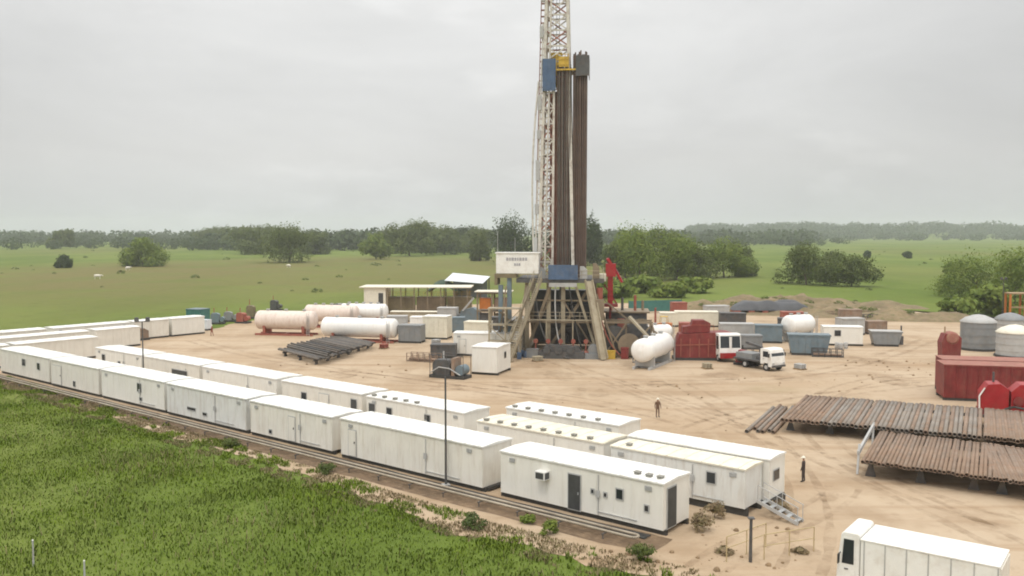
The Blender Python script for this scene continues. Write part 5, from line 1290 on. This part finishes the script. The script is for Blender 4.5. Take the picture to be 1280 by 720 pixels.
# pasture animals far off
def cow(label, loc, rz, sc=1.0):
    t = thing('cow', label, 'cow', loc, rz, 'cows in the pasture'); t.scale = (sc,)*3
    b = MB(); b.lathe((-0.95, 0, 1.05), (1,0,0), [(0, 0.12), (0.1, 0.33), (0.5, 0.42), (1.1, 0.43), (1.6, 0.36), (1.85, 0.2)], 12)
    b.cyl((0.8, 0, 1.2), (1.25, 0, 1.15), 0.2, 0.14); b.cyl((1.2, 0, 1.2), (1.6, 0, 0.95), 0.16, 0.09)
    for x in (-0.7, 0.65):
        for y in (-0.2, 0.2): b.cyl((x, y, 0.9), (x-0.03, y, 0.45), 0.12, 0.07, 8); b.cyl((x-0.03, y, 0.45), (x, y, 0), 0.065, 0.05, 8)
    b.cyl((-0.95, 0, 1.2), (-1.05, 0, 0.5), 0.04, 0.02, 6)
    b.build('body', M_cow, t)
for i, (px, py, rz) in enumerate(((122, 349, 0.3), (361, 335, 2.5), (160, 338, 1.0))):
    cow(('pale cow below the lone round bush, apart in green pasture', 'pale cow before the big bush clump', 'pale cow grazing at the foot of the lone round bush')[i], G(px, py), rz, 1.2)

# ---------------------------------------------------------------- vegetation
def leaf_material(name, c1, c2, c3, s1=0.35, s2=3.0, tl=0.25):
    m = bpy.data.materials.new(name); m.use_nodes = True
    nt = m.node_tree; N = nt.nodes; L = nt.links; b = N['Principled BSDF']
    b.inputs['Roughness'].default_value = 0.7; b.inputs['Specular IOR Level'].default_value = 0.2
    geo = N.new('ShaderNodeNewGeometry')
    n1 = N.new('ShaderNodeTexNoise'); n1.inputs['Scale'].default_value = s1; n1.inputs['Detail'].default_value = 5
    n2 = N.new('ShaderNodeTexNoise'); n2.inputs['Scale'].default_value = s2; n2.inputs['Detail'].default_value = 4
    L.new(geo.outputs['Position'], n1.inputs['Vector']); L.new(geo.outputs['Position'], n2.inputs['Vector'])
    r1 = N.new('ShaderNodeMapRange'); r1.inputs['From Min'].default_value = 0.35; r1.inputs['From Max'].default_value = 0.65; L.new(n1.outputs['Fac'], r1.inputs['Value'])
    r2 = N.new('ShaderNodeMapRange'); r2.inputs['From Min'].default_value = 0.4; r2.inputs['From Max'].default_value = 0.7; L.new(n2.outputs['Fac'], r2.inputs['Value'])
    x = N.new('ShaderNodeMix'); x.data_type = 'RGBA'; L.new(r1.outputs[0], x.inputs['Factor']); x.inputs[6].default_value = (*c1, 1); x.inputs[7].default_value = (*c2, 1)
    y = N.new('ShaderNodeMix'); y.data_type = 'RGBA'; L.new(r2.outputs[0], y.inputs['Factor']); L.new(x.outputs[2], y.inputs[6]); y.inputs[7].default_value = (*c3, 1)
    L.new(y.outputs[2], b.inputs['Base Color'])
    tr = N.new('ShaderNodeBsdfTranslucent'); L.new(y.outputs[2], tr.inputs['Color'])
    ms = N.new('ShaderNodeMixShader'); ms.inputs[0].default_value = tl
    L.new(b.outputs[0], ms.inputs[1]); L.new(tr.outputs[0], ms.inputs[2]); L.new(ms.outputs[0], N['Material Output'].inputs['Surface'])
    return m
M_leafd = leaf_material('dark foliage', (0.042, 0.066, 0.024), (0.07, 0.098, 0.03), (0.052, 0.08, 0.024))
M_leafg = leaf_material('green foliage', (0.11, 0.165, 0.03), (0.24, 0.28, 0.055), (0.15, 0.21, 0.04))
M_leafo = leaf_material('olive foliage', (0.08, 0.11, 0.033), (0.15, 0.175, 0.045), (0.10, 0.135, 0.035))
M_grass = leaf_material('meadow grass', (0.125, 0.205, 0.015), (0.225, 0.31, 0.028), (0.16, 0.215, 0.03), 0.10, 0.22, 0.12)
M_dry = leaf_material('dry weeds', (0.32, 0.25, 0.14), (0.22, 0.22, 0.08), (0.38, 0.29, 0.18))
def quads(name, P, N_, size, m, parent=None, asp=1.0):
    """numpy cloud of small leaf faces at P facing N_"""
    rs = np.random.RandomState(len(P))
    n = len(P)
    N_ = N_ / np.maximum(np.linalg.norm(N_, axis=1, keepdims=True), 1e-6)
    a = rs.normal(size=(n, 3)); t1 = np.cross(N_, a); t1 /= np.maximum(np.linalg.norm(t1, axis=1, keepdims=True), 1e-6)
    t2 = np.cross(N_, t1)
    sz = (size * (0.6 + 0.8*rs.rand(n)))[:, None] if np.isscalar(size) else size[:, None]
    v = np.empty((n, 4, 3))
    v[:, 0] = P - t1*sz*0.5; v[:, 1] = P + t2*sz*0.36*asp; v[:, 2] = P + t1*sz*0.6; v[:, 3] = P - t2*sz*0.36*asp
    me = bpy.data.meshes.new(name)
    me.vertices.add(n*4); me.vertices.foreach_set('co', v.reshape(-1))
    me.loops.add(n*4); me.loops.foreach_set('vertex_index', np.arange(n*4))
    me.polygons.add(n); me.polygons.foreach_set('loop_start', np.arange(n)*4); me.polygons.foreach_set('loop_total', np.full(n, 4))
    me.update(calc_edges=True); me.validate()
    me.materials.append(m)
    if parent is False: return me
    o = bpy.data.objects.new(name, me); COL.objects.link(o)
    if parent: o.parent = parent
    return o
def crown_points(seed, n, w, h, lobes, low=0.0):
    rs = np.random.RandomState(seed)
    C = []; 
    for k in range(lobes):
        a = rs.rand()*2*PI; q = math.sqrt(rs.rand())*0.72
        z = low + (0.16 + 0.62*rs.rand()**1.2)*(1-low)
        rr = 0.22 + 0.2*rs.rand()
        q *= 1.1 - 0.8*max(0, z-0.5)
        C.append((math.cos(a)*q*0.5*w, math.sin(a)*q*0.5*w, z*h, rr*w*0.62, rr*h*0.72*(1.0)))
    C.append((0, 0, h*0.62, w*0.28, h*0.34)); C = np.array(C)
    vol = C[:, 3]**2*C[:, 4]; idx = rs.choice(len(C), n, p=vol/vol.sum())
    d = rs.normal(size=(n, 3)); d /= np.linalg.norm(d, axis=1, keepdims=True)
    rad = 0.55 + 0.47*rs.rand(n)**0.6
    # uneven lobes: sprays that stick out, gaps between
    wob = np.array([mnoise.noise((float(x)*2.3+seed, float(y)*2.3, float(z)*2.3 + k)) for (x, y, z), k in zip(d, idx)])
    rad = rad * (1 + 0.7*wob)
    P = np.stack([C[idx, 0] + d[:, 0]*C[idx, 3]*rad, C[idx, 1] + d[:, 1]*C[idx, 3]*rad, C[idx, 2] + d[:, 2]*C[idx, 4]*rad], 1)
    P[:, 2] = np.clip(P[:, 2], 0.03*h, None)
    Nn = d + rs.normal(size=(n, 3))*0.5; Nn[:, 2] += 0.35
    return P, Nn, C
PROT = {}
def tree(px, py, wpx, top, m, label, group='trees round the site', seed=0, name='tree', low=0.0, d=None, n=8000, bare=False):
    base = G(px, py)
    if d: base = Vector(((px-640)/F*d, d, 0))
    dist = base.y
    w = wpx*dist/F*0.97; h = H - (top-290)*dist/F
    t = thing(name, label, 'tree' if name == 'tree' else 'bush', base, seed*1.3, group)
    P, Nn, C = crown_points(seed, n, w, h, 11 + seed % 5, low)
    ls = max(0.4, min(2.0, 2.1*dist/F, 0.085*w))
    quads('crown', P, Nn, ls, m, t)
    b = MB(); r = max(0.12, 0.022*h)
    th = h*0.5
    b.cyl((0,0,-0.05), (0.03*w, 0, th*0.55), r, r*0.75, 9); b.cyl((0.03*w, 0, th*0.55), (0.0, 0.02*w, th), r*0.75, r*0.4, 8)
    for c in C[:6]: b.cyl((0.03*w, 0, th*(0.4 + 0.1*random.random())), (c[0]*0.8, c[1]*0.8, c[2]), r*0.5, r*0.12, 6)
    b.build('trunk', M_bark, t)
    return t
T = [(178, 333, 56, 294, M_leafg, 'lone round bush like tree in the open pasture', 1), (80, 335, 22, 318, M_leafd, 'tiny dark bush like tree below the end of the tree line', 2),
     (76, 311, 32, 287, M_leafo, 'small hazy tree above the tiny dark bush', 3), (362, 328, 84, 281, M_leafo, 'broad tree fronting the big clump in the pasture', 4),
     (318, 318, 70, 281, M_leafo, 'mid height tree in the clump, behind the broad front one', 5), (272, 309, 60, 283, M_leafo, 'hazy outer tree of the pasture clump', 6),
     (470, 324, 38, 290, M_leafg, 'small bright tree standing before the grove beside the rig', 7), (512, 320, 62, 276, M_leafo, 'tall tree of the grove with one high top', 8),
     (556, 318, 62, 281, M_leafo, 'tree of the grove next to the dark dome tree', 9), (597, 316, 50, 284, M_leafo, 'low tree between the grove and the dark dome tree', 10),
     (800, 352, 84, 276, M_leafg, 'tall bright green tree just past the rig crane', 13), (772, 350, 50, 300, M_leafo, 'low tree tucked behind the red rig crane', 14),
     (846, 350, 72, 288, M_leafg, 'green tree in the middle of the row past the rig', 15), (905, 347, 84, 294, M_leafg, 'rounded green tree ending the row past the rig', 16),
     (1008, 356, 78, 302, M_leafo, 'olive tree behind the tarpaulin stack', 17), (1064, 358, 66, 316, M_leafo, 'smaller olive tree beside the one behind the stack', 18),
     (1218, 372, 92, 312, M_leafg, 'wide green tree behind the earth mound end', 19), (1268, 380, 80, 306, M_leafg, 'wide green tree behind the orange frame', 20),
     (1084, 323, 12, 313, M_leafd, 'tiny dot of a tree alone in the bright field', 21), (1135, 323, 12, 314, M_leafd, 'tiny dot of a tree, second in the bright field', 22)]
for (px, py, w, top, m, lb, sd) in T:
    tree(px, py, w, top, m, lb, seed=sd, low=0.0 if sd in (1, 2, 19, 20, 17, 18) else 0.08)
tree(640, 330, 74, 266, M_leafd, 'dark dome shaped tree behind the rig cabin', seed=11, d=470)
tree(738, 330, 34, 264, M_leafd, 'narrow dark tree seen behind the racked pipes', seed=12, d=450)
tree(600, 330, 30, 288, M_leafo, 'small tree in front of the dark dome tree', seed=23, d=520)
for (px, py, w, top, m, lb, sd) in [(782, 347, 60, 286, M_leafg, 'yellow green tree filling the gap by the rig crane', 31), (872, 349, 58, 298, M_leafo, 'low olive tree between the two last trees of the row', 32),
     (930, 345, 40, 304, M_leafo, 'low outlying tree at the end of the row past the rig', 33), (822, 346, 56, 282, M_leafo, 'olive tree behind the tall bright green one', 34),
     (340, 314, 60, 280, M_leafo, 'tree at the back of the big pasture clump', 35), (300, 312, 50, 284, M_leafo, 'thin tree at the back of the pasture clump', 36), (392, 318, 40, 286, M_leafo, 'tree at the rig end of the pasture clump', 37),
     (535, 316, 56, 279, M_leafo, 'tree in the thick of the grove by the rig', 38), (490, 317, 44, 284, M_leafo, 'tree behind the small bright one of the grove', 39), (575, 315, 50, 282, M_leafd, 'dark tree low in the grove next to the rig cabin', 40),
     (1038, 352, 52, 312, M_leafo, 'low tree joining the two olive ones by the stack', 41), (1190, 366, 40, 326, M_leafg, 'bright low tree at the edge of the wide green one', 42)]:
    tree(px, py, w, top, m, lb, seed=sd, n=6500)
tree(700, 330, 50, 274, M_leafd, 'dark tree hidden behind the mast foot', seed=24, d=480)
# undergrowth along the yard's back edge and the end of the mounds
def bushes(spec, label, m):
    for i, (px, py, w, h) in enumerate(spec):
        g = G(px, py); t = thing('shrub', label[i], 'shrub', g, i, 'shrubs along the yard edge')
        P, Nn, C = crown_points(100+i+int(px), 1500, w, h, 7)
        quads('foliage', P, Nn, max(0.22, 0.09*w), m, t)
        MB().cyl((0,0,-0.05), (0,0,h*0.5), 0.06, 0.03, 6).build('stem', M_bark, t)
bushes([(1240, 394, 12, 6.5), (1205, 396, 9, 4), (875, 366, 12, 4.5), (806, 366, 14, 5), (840, 372, 10, 4), (770, 372, 12, 5)],
       ['dark leafy shrub right under the lamp pole by the frame', 'low shrub at the end of the earth mound', 'shrub at the earth mound top end by the tree row', 'wide shrub below the tall bright tree', 'shrub between the green screen and tree row', 'shrub behind the rig crane foot'], M_leafg)

M_brush = leaf_material('dry brushwood', (0.30, 0.22, 0.14), (0.36, 0.28, 0.18), (0.22, 0.19, 0.09), 0.8, 3.0)
for i, (px, py, w, h, m, lb) in enumerate(((876, 664, 1.5, 1.2, M_brush, 'dry brown bush at the corner of the cabin with the dark doorway'), (893, 648, 1.2, 1.1, M_brush, 'small dry bush under the raised cabin end'), (972, 640, 1.5, 0.7, M_brush, 'dry brush heap beside the leaning stair'),
       (688, 668, 1.2, 0.9, M_leafg, 'green weed clump on the verge below the dark doorway'), (660, 655, 0.9, 0.6, M_leafg, 'small green weed clump near the one below the doorway'), (590, 660, 1.8, 0.8, M_leafo, 'olive weed clump on the meadow edge past the light pole'), (800, 700, 2.0, 0.9, M_leafo, 'olive weed clump on the verge by the pipe loop'),
       (905, 692, 1.0, 0.4, M_brush, 'low dry weeds at the foot of the sandy railings'), (1000, 692, 0.9, 0.35, M_brush, 'low dry weeds at the yard end of the railings'), (410, 592, 1.6, 0.7, M_leafo, 'olive weed clump by the third front cabin'), (290, 560, 1.8, 0.8, M_leafo, 'olive weed clump by the fourth front cabin'))):
    g = G(px, py); t = thing('weed_bush', lb, 'bush', g, i, 'weed bushes on the verge')
    P, Nn, C = crown_points(300+i, 900, w, h, 6); quads('foliage', P, Nn, 0.12, m, t); MB().cyl((0,0,-0.02), (0.05,0,h*0.5), 0.03, 0.015, 5).build('stem', M_bark, t)
# far wood: one mass, hazy
rs = np.random.RandomState(5)
def rise(x, y):
    u_, v_ = (x-1050)/1150, (y-2750)/520
    e = max(0, 1-u_*u_)*max(0, 1-v_*v_)
    return 30*e*(0.75+0.3*mnoise.noise((x*0.004, y*0.004, 5)))
nx, ny = 50, 16; vs = []
for i in range(nx):
    for j in range(ny):
        x = -100 + 2300*i/(nx-1); y = 2230 + 1040*j/(ny-1); vs.append((x, y, rise(x, y) - 0.3))
tag(MB().add(vs, [(i*ny+j, (i+1)*ny+j, (i+1)*ny+j+1, i*ny+j+1) for i in range(nx-1) for j in range(ny-1)], True).build('low_hill', M_field), kind='structure')
def wood(name, spans, m, seed):
    rs = np.random.RandomState(seed); PP, NN, SS = [], [], []
    for (xa, xb, da, db, hm, count) in spans:
        for k in range(count):
            f = rs.rand(); d = da + (db-da)*rs.rand(); px = xa + (xb-xa)*f
            x = (px-640)/F*d; h = hm*(0.6 + 0.6*rs.rand()**1.5); w = h*(1.1 + 1.5*rs.rand())
            q = 130; z0 = rise(x, d)
            dd = rs.normal(size=(q, 3)); dd /= np.linalg.norm(dd, axis=1, keepdims=True); rr = (0.6 + 0.45*rs.rand(q))[:, None]
            p = dd*rr*np.array([w/2, w/2, h*0.5]) + np.array([x, d, h*0.46]); p[:, 2] = np.clip(p[:, 2], 0.2, None) + z0
            PP.append(p); nn = dd + rs.normal(size=(q, 3))*0.5; nn[:, 2] += 0.4; NN.append(nn); SS.append(np.full(q, 0.22*h)*(0.6+0.8*rs.rand(q)))
    o = quads(name, np.concatenate(PP), np.concatenate(NN), np.concatenate(SS), m)
    return tag(o, kind='stuff')
tag(wood('far_woodland', [(-80, 640, 1250, 1800, 19, 300), (-80, 260, 850, 1150, 12, 46), (240, 420, 800, 1100, 17, 40), (430, 640, 800, 1150, 18, 60), (720, 1020, 1100, 1700, 20, 150)], M_leafd, 3), 'hazy belt of woodland along the far edge of the pasture', 'woodland')
tag(wood('far_forest', [(860, 1420, 2150, 2900, 26, 420), (780, 1420, 1700, 2100, 14, 110), (980, 1060, 1100, 1400, 10, 10)], M_leafd, 4), 'darker blue hazy forest on the low rise beyond the bright field', 'forest')

# scrub dotted in the pasture
P, Nn, Sz = [], [], []
rs = np.random.RandomState(11)
for k in range(150):
    d = 230 + 900*rs.rand()**1.5; x = (rs.rand()-0.5)*1.25*d
    if -80 < x < 130 and d < 250: continue
    c = np.array([x, d, 0.0]); w = 0.6 + 1.6*rs.rand()**2; q = 30
    dd = rs.normal(size=(q, 3)); dd[:, 2] = abs(dd[:, 2]); dd /= np.linalg.norm(dd, axis=1, keepdims=True)
    P.append(c + dd*np.array([w, w, w*0.7])); Nn.append(dd + np.array([0, 0, 0.4])); Sz.append(np.full(q, 0.5*w))
tag(quads('scrub', np.concatenate(P), np.concatenate(Nn), np.concatenate(Sz), M_leafo), 'low scrub dotted over the pasture', 'scrub', kind='stuff')

P, Nn, Sz = [], [], []
for (px, py, lx, h) in MOUNDS:
    g = G(px, py)
    for k in range(16):
        u_, v_ = 2*rs.rand()-1, 1.6*rs.rand()-0.6
        c = np.array([g.x + u_*lx*0.9, g.y + 5 + v_*5.5, 0.55*h*max(0, 1-u_*u_)**0.8*max(0, 1-v_*v_)]); w = 0.5 + 1.1*rs.rand(); q = 60
        dd = rs.normal(size=(q, 3)); dd[:, 2] = abs(dd[:, 2]); dd /= np.linalg.norm(dd, axis=1, keepdims=True)
        P.append(c + dd*np.array([w, w, w*0.6])*(0.6+0.4*rs.rand(q))[:, None]); Nn.append(dd + np.array([0, 0, 0.4])); Sz.append(np.full(q, 0.3*w))
tag(quads('mound_scrub', np.concatenate(P), np.concatenate(Nn), np.concatenate(Sz), M_leafo), 'weedy scrub growing over the earth mounds', 'scrub', kind='stuff')
# grass blades
def blades(name, XY, hgt, wid, m, seed):
    rs = np.random.RandomState(seed); n = len(XY)
    a = rs.rand(n)*2*PI; lean = (rs.rand(n, 2)-0.5)*0.9
    h = hgt*(0.5 + 0.9*rs.rand(n)); w = wid*(0.6 + 0.8*rs.rand(n))
    v = np.zeros((n, 4, 3)); dx, dy = np.cos(a)*w/2, np.sin(a)*w/2
    B = np.zeros((n, 3)); B[:, :2] = XY
    v[:, 0] = B; v[:, 0, 0] -= dx*0.6; v[:, 0, 1] -= dy*0.6
    v[:, 1] = B; v[:, 1, 0] += dx*0.6; v[:, 1, 1] += dy*0.6
    for i, (sg, f) in enumerate(((1, 1.0), (-1, 0.9))):
        v[:, 2+i] = B; v[:, 2+i, 0] += sg*dx*0.5 + lean[:, 0]*h*f; v[:, 2+i, 1] += sg*dy*0.5 + lean[:, 1]*h*f; v[:, 2+i, 2] = h*f
    v[:, :2, 2] = -0.02
    me = bpy.data.meshes.new(name)
    me.vertices.add(n*4); me.vertices.foreach_set('co', v.reshape(-1))
    me.loops.add(n*4); me.loops.foreach_set('vertex_index', np.arange(n*4))
    me.polygons.add(n); me.polygons.foreach_set('loop_start', np.arange(n)*4); me.polygons.foreach_set('loop_total', np.full(n, 4))
    me.update(calc_edges=True); me.materials.append(m)
    nn = np.zeros((n, 4, 3)); nn[:, :, :2] = (lean*0.9 + (rs.rand(n, 2)-0.5)*0.9)[:, None, :]; nn[:, :, 2] = 1.0
    nn /= np.linalg.norm(nn, axis=2, keepdims=True)
    me.polygons.foreach_set('use_smooth', np.ones(n, dtype=bool))
    me.normals_split_custom_set(nn.reshape(-1, 3).tolist())
    o = bpy.data.objects.new(name, me); COL.objects.link(o); return o
def st_to_xy(s, t): return np.stack([OX + U.x*s + V.x*t, OY + U.y*s + V.y*t], 1)
EDGE = np.array([(-150,-2.5), (-118,-2.8), (-85,-3.4), (-50,-5.2), (-23,-6.4), (-10,-7.2), (-3,-7.0), (3,-6.2), (8,-8.0), (30,-16.5), (60,-23)])
rs = np.random.RandomState(21)
n = 560000
s_ = -125 + 165*rs.rand(n); tt = np.interp(s_, EDGE[:, 0], EDGE[:, 1]) - 44*rs.rand(n)**1.2
xy = st_to_xy(s_, tt)
nz = np.array([mnoise.noise((float(x)*0.22, float(y)*0.22, 0)) + 0.5*mnoise.noise((float(x)*0.9, float(y)*0.9, 4)) for x, y in xy])
tedge = np.interp(s_, EDGE[:, 0], EDGE[:, 1]) - tt
dens = np.clip(0.8 + 0.5*nz, 0.45, 1) * np.clip(0.25 + tedge*0.35 + nz, 0, 1)
keep = (rs.rand(n) < dens) & (xy[:, 1] > 30)
xy, nz = xy[keep], nz[keep]
k3 = rs.rand(len(xy)) < np.clip(0.02 + 0.25*(np.array([mnoise.noise((float(x)*0.1, float(y)*0.1, 12)) for x, y in xy]) - 0.15), 0.012, 0.16)
tag(blades('dry_stalks', xy[k3], 0.42, 0.05, M_dry, 8), 'dry pale stalks standing among the meadow grass', 'grass', kind='stuff')
tag(blades('meadow_grass', xy, 0.15*(0.9 + 0.5*np.clip(nz, -0.5, 0.9)), 0.075, M_grass, 5), 'long green grass of the meadow before the front row', 'grass', kind='stuff')
# dry and green weeds on the verge between pipeline and meadow
n = 60000
s_ = -112 + 122*rs.rand(n); tt = np.interp(s_, EDGE[:, 0], EDGE[:, 1]) + 0.9 + 3.4*(rs.rand(n)-0.55)
xy = st_to_xy(s_, tt)
nz = np.array([mnoise.noise((float(x)*0.35, float(y)*0.35, 7)) + 0.4*mnoise.noise((float(x)*1.5, float(y)*1.5, 2)) for x, y in xy])
k1 = nz > 0.05; k2 = nz < -0.15
tag(blades('dry_weeds', xy[k1], 0.13, 0.08, M_dry, 6), 'dry tan weeds scattered along the sandy verge', 'weeds', kind='stuff')
tag(blades('verge_grass', xy[k2], 0.2, 0.08, M_grass, 7), 'green weeds scattered along the sandy verge', 'weeds', kind='stuff')

# ---------------------------------------------------------------- haze, sky, light
mb = MB().box(-4100, 4100, -4050, 4150, -1.0, 75)
hz = mb.build('haze', None)
m = bpy.data.materials.new('haze air'); m.use_nodes = True
N = m.node_tree.nodes; N.clear()
pv = N.new('ShaderNodeVolumePrincipled'); pv.inputs['Color'].default_value = (0.90, 0.94, 0.97, 1); pv.inputs['Density'].default_value = 0.00019; pv.inputs['Anisotropy'].default_value = 0.2
om = N.new('ShaderNodeOutputMaterial'); m.node_tree.links.new(pv.outputs[0], om.inputs['Volume'])
hz.data.materials.append(m); tag(hz, 'thin pale haze in the air', 'haze', kind='stuff')

SUN_EL, SUN_AZ = R(62), R(200)     # azimuth from +Y, clockwise
w = bpy.data.worlds.new('World'); scene.world = w; w.use_nodes = True
nt = w.node_tree; N = nt.nodes; L = nt.links
bg = N['Background']; bg.inputs['Strength'].default_value = 0.1
sky = N.new('ShaderNodeTexSky'); sky.sky_type = 'NISHITA'; sky.sun_disc = False
sky.sun_elevation = SUN_EL; sky.sun_rotation = SUN_AZ; sky.dust_density = 4.0; sky.air_density = 1.0
tc = N.new('ShaderNodeTexCoord'); sp_ = N.new('ShaderNodeSeparateXYZ'); L.new(tc.outputs['Generated'], sp_.inputs[0])
ramp = N.new('ShaderNodeValToRGB'); e = ramp.color_ramp.elements
L.new(sp_.outputs['Z'], ramp.inputs['Fac'])
def g_(v, c=(1, 1, 1)): return (v*c[0], v*c[1], v*c[2], 1)
e[0].position = 0.0; e[0].color = g_(0.30, (0.97, 1.0, 1.0))
e[1].position = 1.0; e[1].color = g_(1.0, (1, 0.99, 0.96))
for p, v in ((0.08, 0.315), (0.16, 0.335), (0.28, 0.37), (0.5, 0.68)):
    q = ramp.color_ramp.elements.new(p); q.color = g_(v, (1.0, 0.995, 0.975))
mp = N.new('ShaderNodeMapping'); mp.inputs['Scale'].default_value = (1.0, 1.0, 3.2); L.new(tc.outputs['Generated'], mp.inputs['Vector'])
cn = N.new('ShaderNodeTexNoise'); cn.inputs['Scale'].default_value = 2.6; cn.inputs['Detail'].default_value = 7; cn.inputs['Roughness'].default_value = 0.6; cn.inputs['Distortion'].default_value = 0.4
L.new(mp.outputs[0], cn.inputs['Vector'])
cr = N.new('ShaderNodeMapRange'); cr.inputs['From Min'].default_value = 0.32; cr.inputs['From Max'].default_value = 0.7; cr.inputs['To Min'].default_value = 20.6; cr.inputs['To Max'].default_value = 24.0
L.new(cn.outputs['Fac'], cr.inputs['Value'])
vm = N.new('ShaderNodeVectorMath'); vm.operation = 'MULTIPLY'; L.new(ramp.outputs['Color'], vm.inputs[0]); L.new(cr.outputs[0], vm.inputs[1])
dp = N.new('ShaderNodeVectorMath'); dp.operation = 'DOT_PRODUCT'; L.new(tc.outputs['Generated'], dp.inputs[0]); dp.inputs[1].default_value = Vector((-0.06, 0.95, 0.26)).normalized()
gl = N.new('ShaderNodeMapRange'); gl.interpolation_type = 'SMOOTHSTEP'; gl.inputs['From Min'].default_value = 0.82; gl.inputs['From Max'].default_value = 1.0; gl.inputs['To Min'].default_value = 0.93; gl.inputs['To Max'].default_value = 1.10
L.new(dp.outputs['Value'], gl.inputs['Value'])
mp2 = N.new('ShaderNodeMapping'); mp2.inputs['Scale'].default_value = (1, 1, 2.6); L.new(tc.outputs['Generated'], mp2.inputs['Vector'])
c2 = N.new('ShaderNodeTexNoise'); c2.inputs['Scale'].default_value = 6.5; c2.inputs['Detail'].default_value = 8; c2.inputs['Roughness'].default_value = 0.5; L.new(mp2.outputs[0], c2.inputs['Vector'])
m2 = N.new('ShaderNodeMapRange'); m2.interpolation_type = 'SMOOTHSTEP'; m2.inputs['From Min'].default_value = 0.56; m2.inputs['From Max'].default_value = 0.72; m2.inputs['To Min'].default_value = 1.0; m2.inputs['To Max'].default_value = 1.08; L.new(c2.outputs['Fac'], m2.inputs['Value'])
ml = N.new('ShaderNodeMath'); ml.operation = 'MULTIPLY'; L.new(gl.outputs[0], ml.inputs[0]); L.new(m2.outputs[0], ml.inputs[1])
v2 = N.new('ShaderNodeVectorMath'); v2.operation = 'MULTIPLY'; L.new(vm.outputs[0], v2.inputs[0]); L.new(ml.outputs[0], v2.inputs[1])
mx = N.new('ShaderNodeMix'); mx.data_type = 'RGBA'; mx.inputs['Factor'].default_value = 0.90
L.new(sky.outputs[0], mx.inputs[6]); L.new(v2.outputs[0], mx.inputs[7]); L.new(mx.outputs[2], bg.inputs['Color'])

sd = bpy.data.lights.new('sun', 'SUN'); sd.energy = 1.1; sd.angle = R(14); sd.color = (1.0, 0.96, 0.88)
so = bpy.data.objects.new('sun', sd); COL.objects.link(so)
dirv = Vector((math.sin(SUN_AZ)*math.cos(SUN_EL), math.cos(SUN_AZ)*math.cos(SUN_EL), math.sin(SUN_EL)))
so.rotation_euler = dirv.to_track_quat('Z', 'Y').to_euler(); so.location = (0, 0, 120)

cd = bpy.data.cameras.new('camera'); cd.sensor_width = 36; cd.lens = F/1280*36; cd.clip_end = 20000; cd.clip_start = 0.5
co = bpy.data.objects.new('camera', cd); COL.objects.link(co)
co.location = (0, 0, H); co.rotation_euler = (PI/2 - PITCH, 0, 0)
scene.camera = co
scene.view_settings.view_transform = 'Standard'; scene.view_settings.look = 'None'
scene.view_settings.exposure = 0.0; scene.view_settings.gamma = 1.0
scene.view_settings.use_curve_mapping = False
scene.render.engine = 'CYCLES'
cy = scene.cycles
cy.use_denoising = True; cy.max_bounces = 6; cy.diffuse_bounces = 3; cy.volume_bounces = 1; cy.transparent_max_bounces = 6
cy.use_adaptive_sampling = True; cy.adaptive_threshold = 0.02
cy.filter_width = 1.9
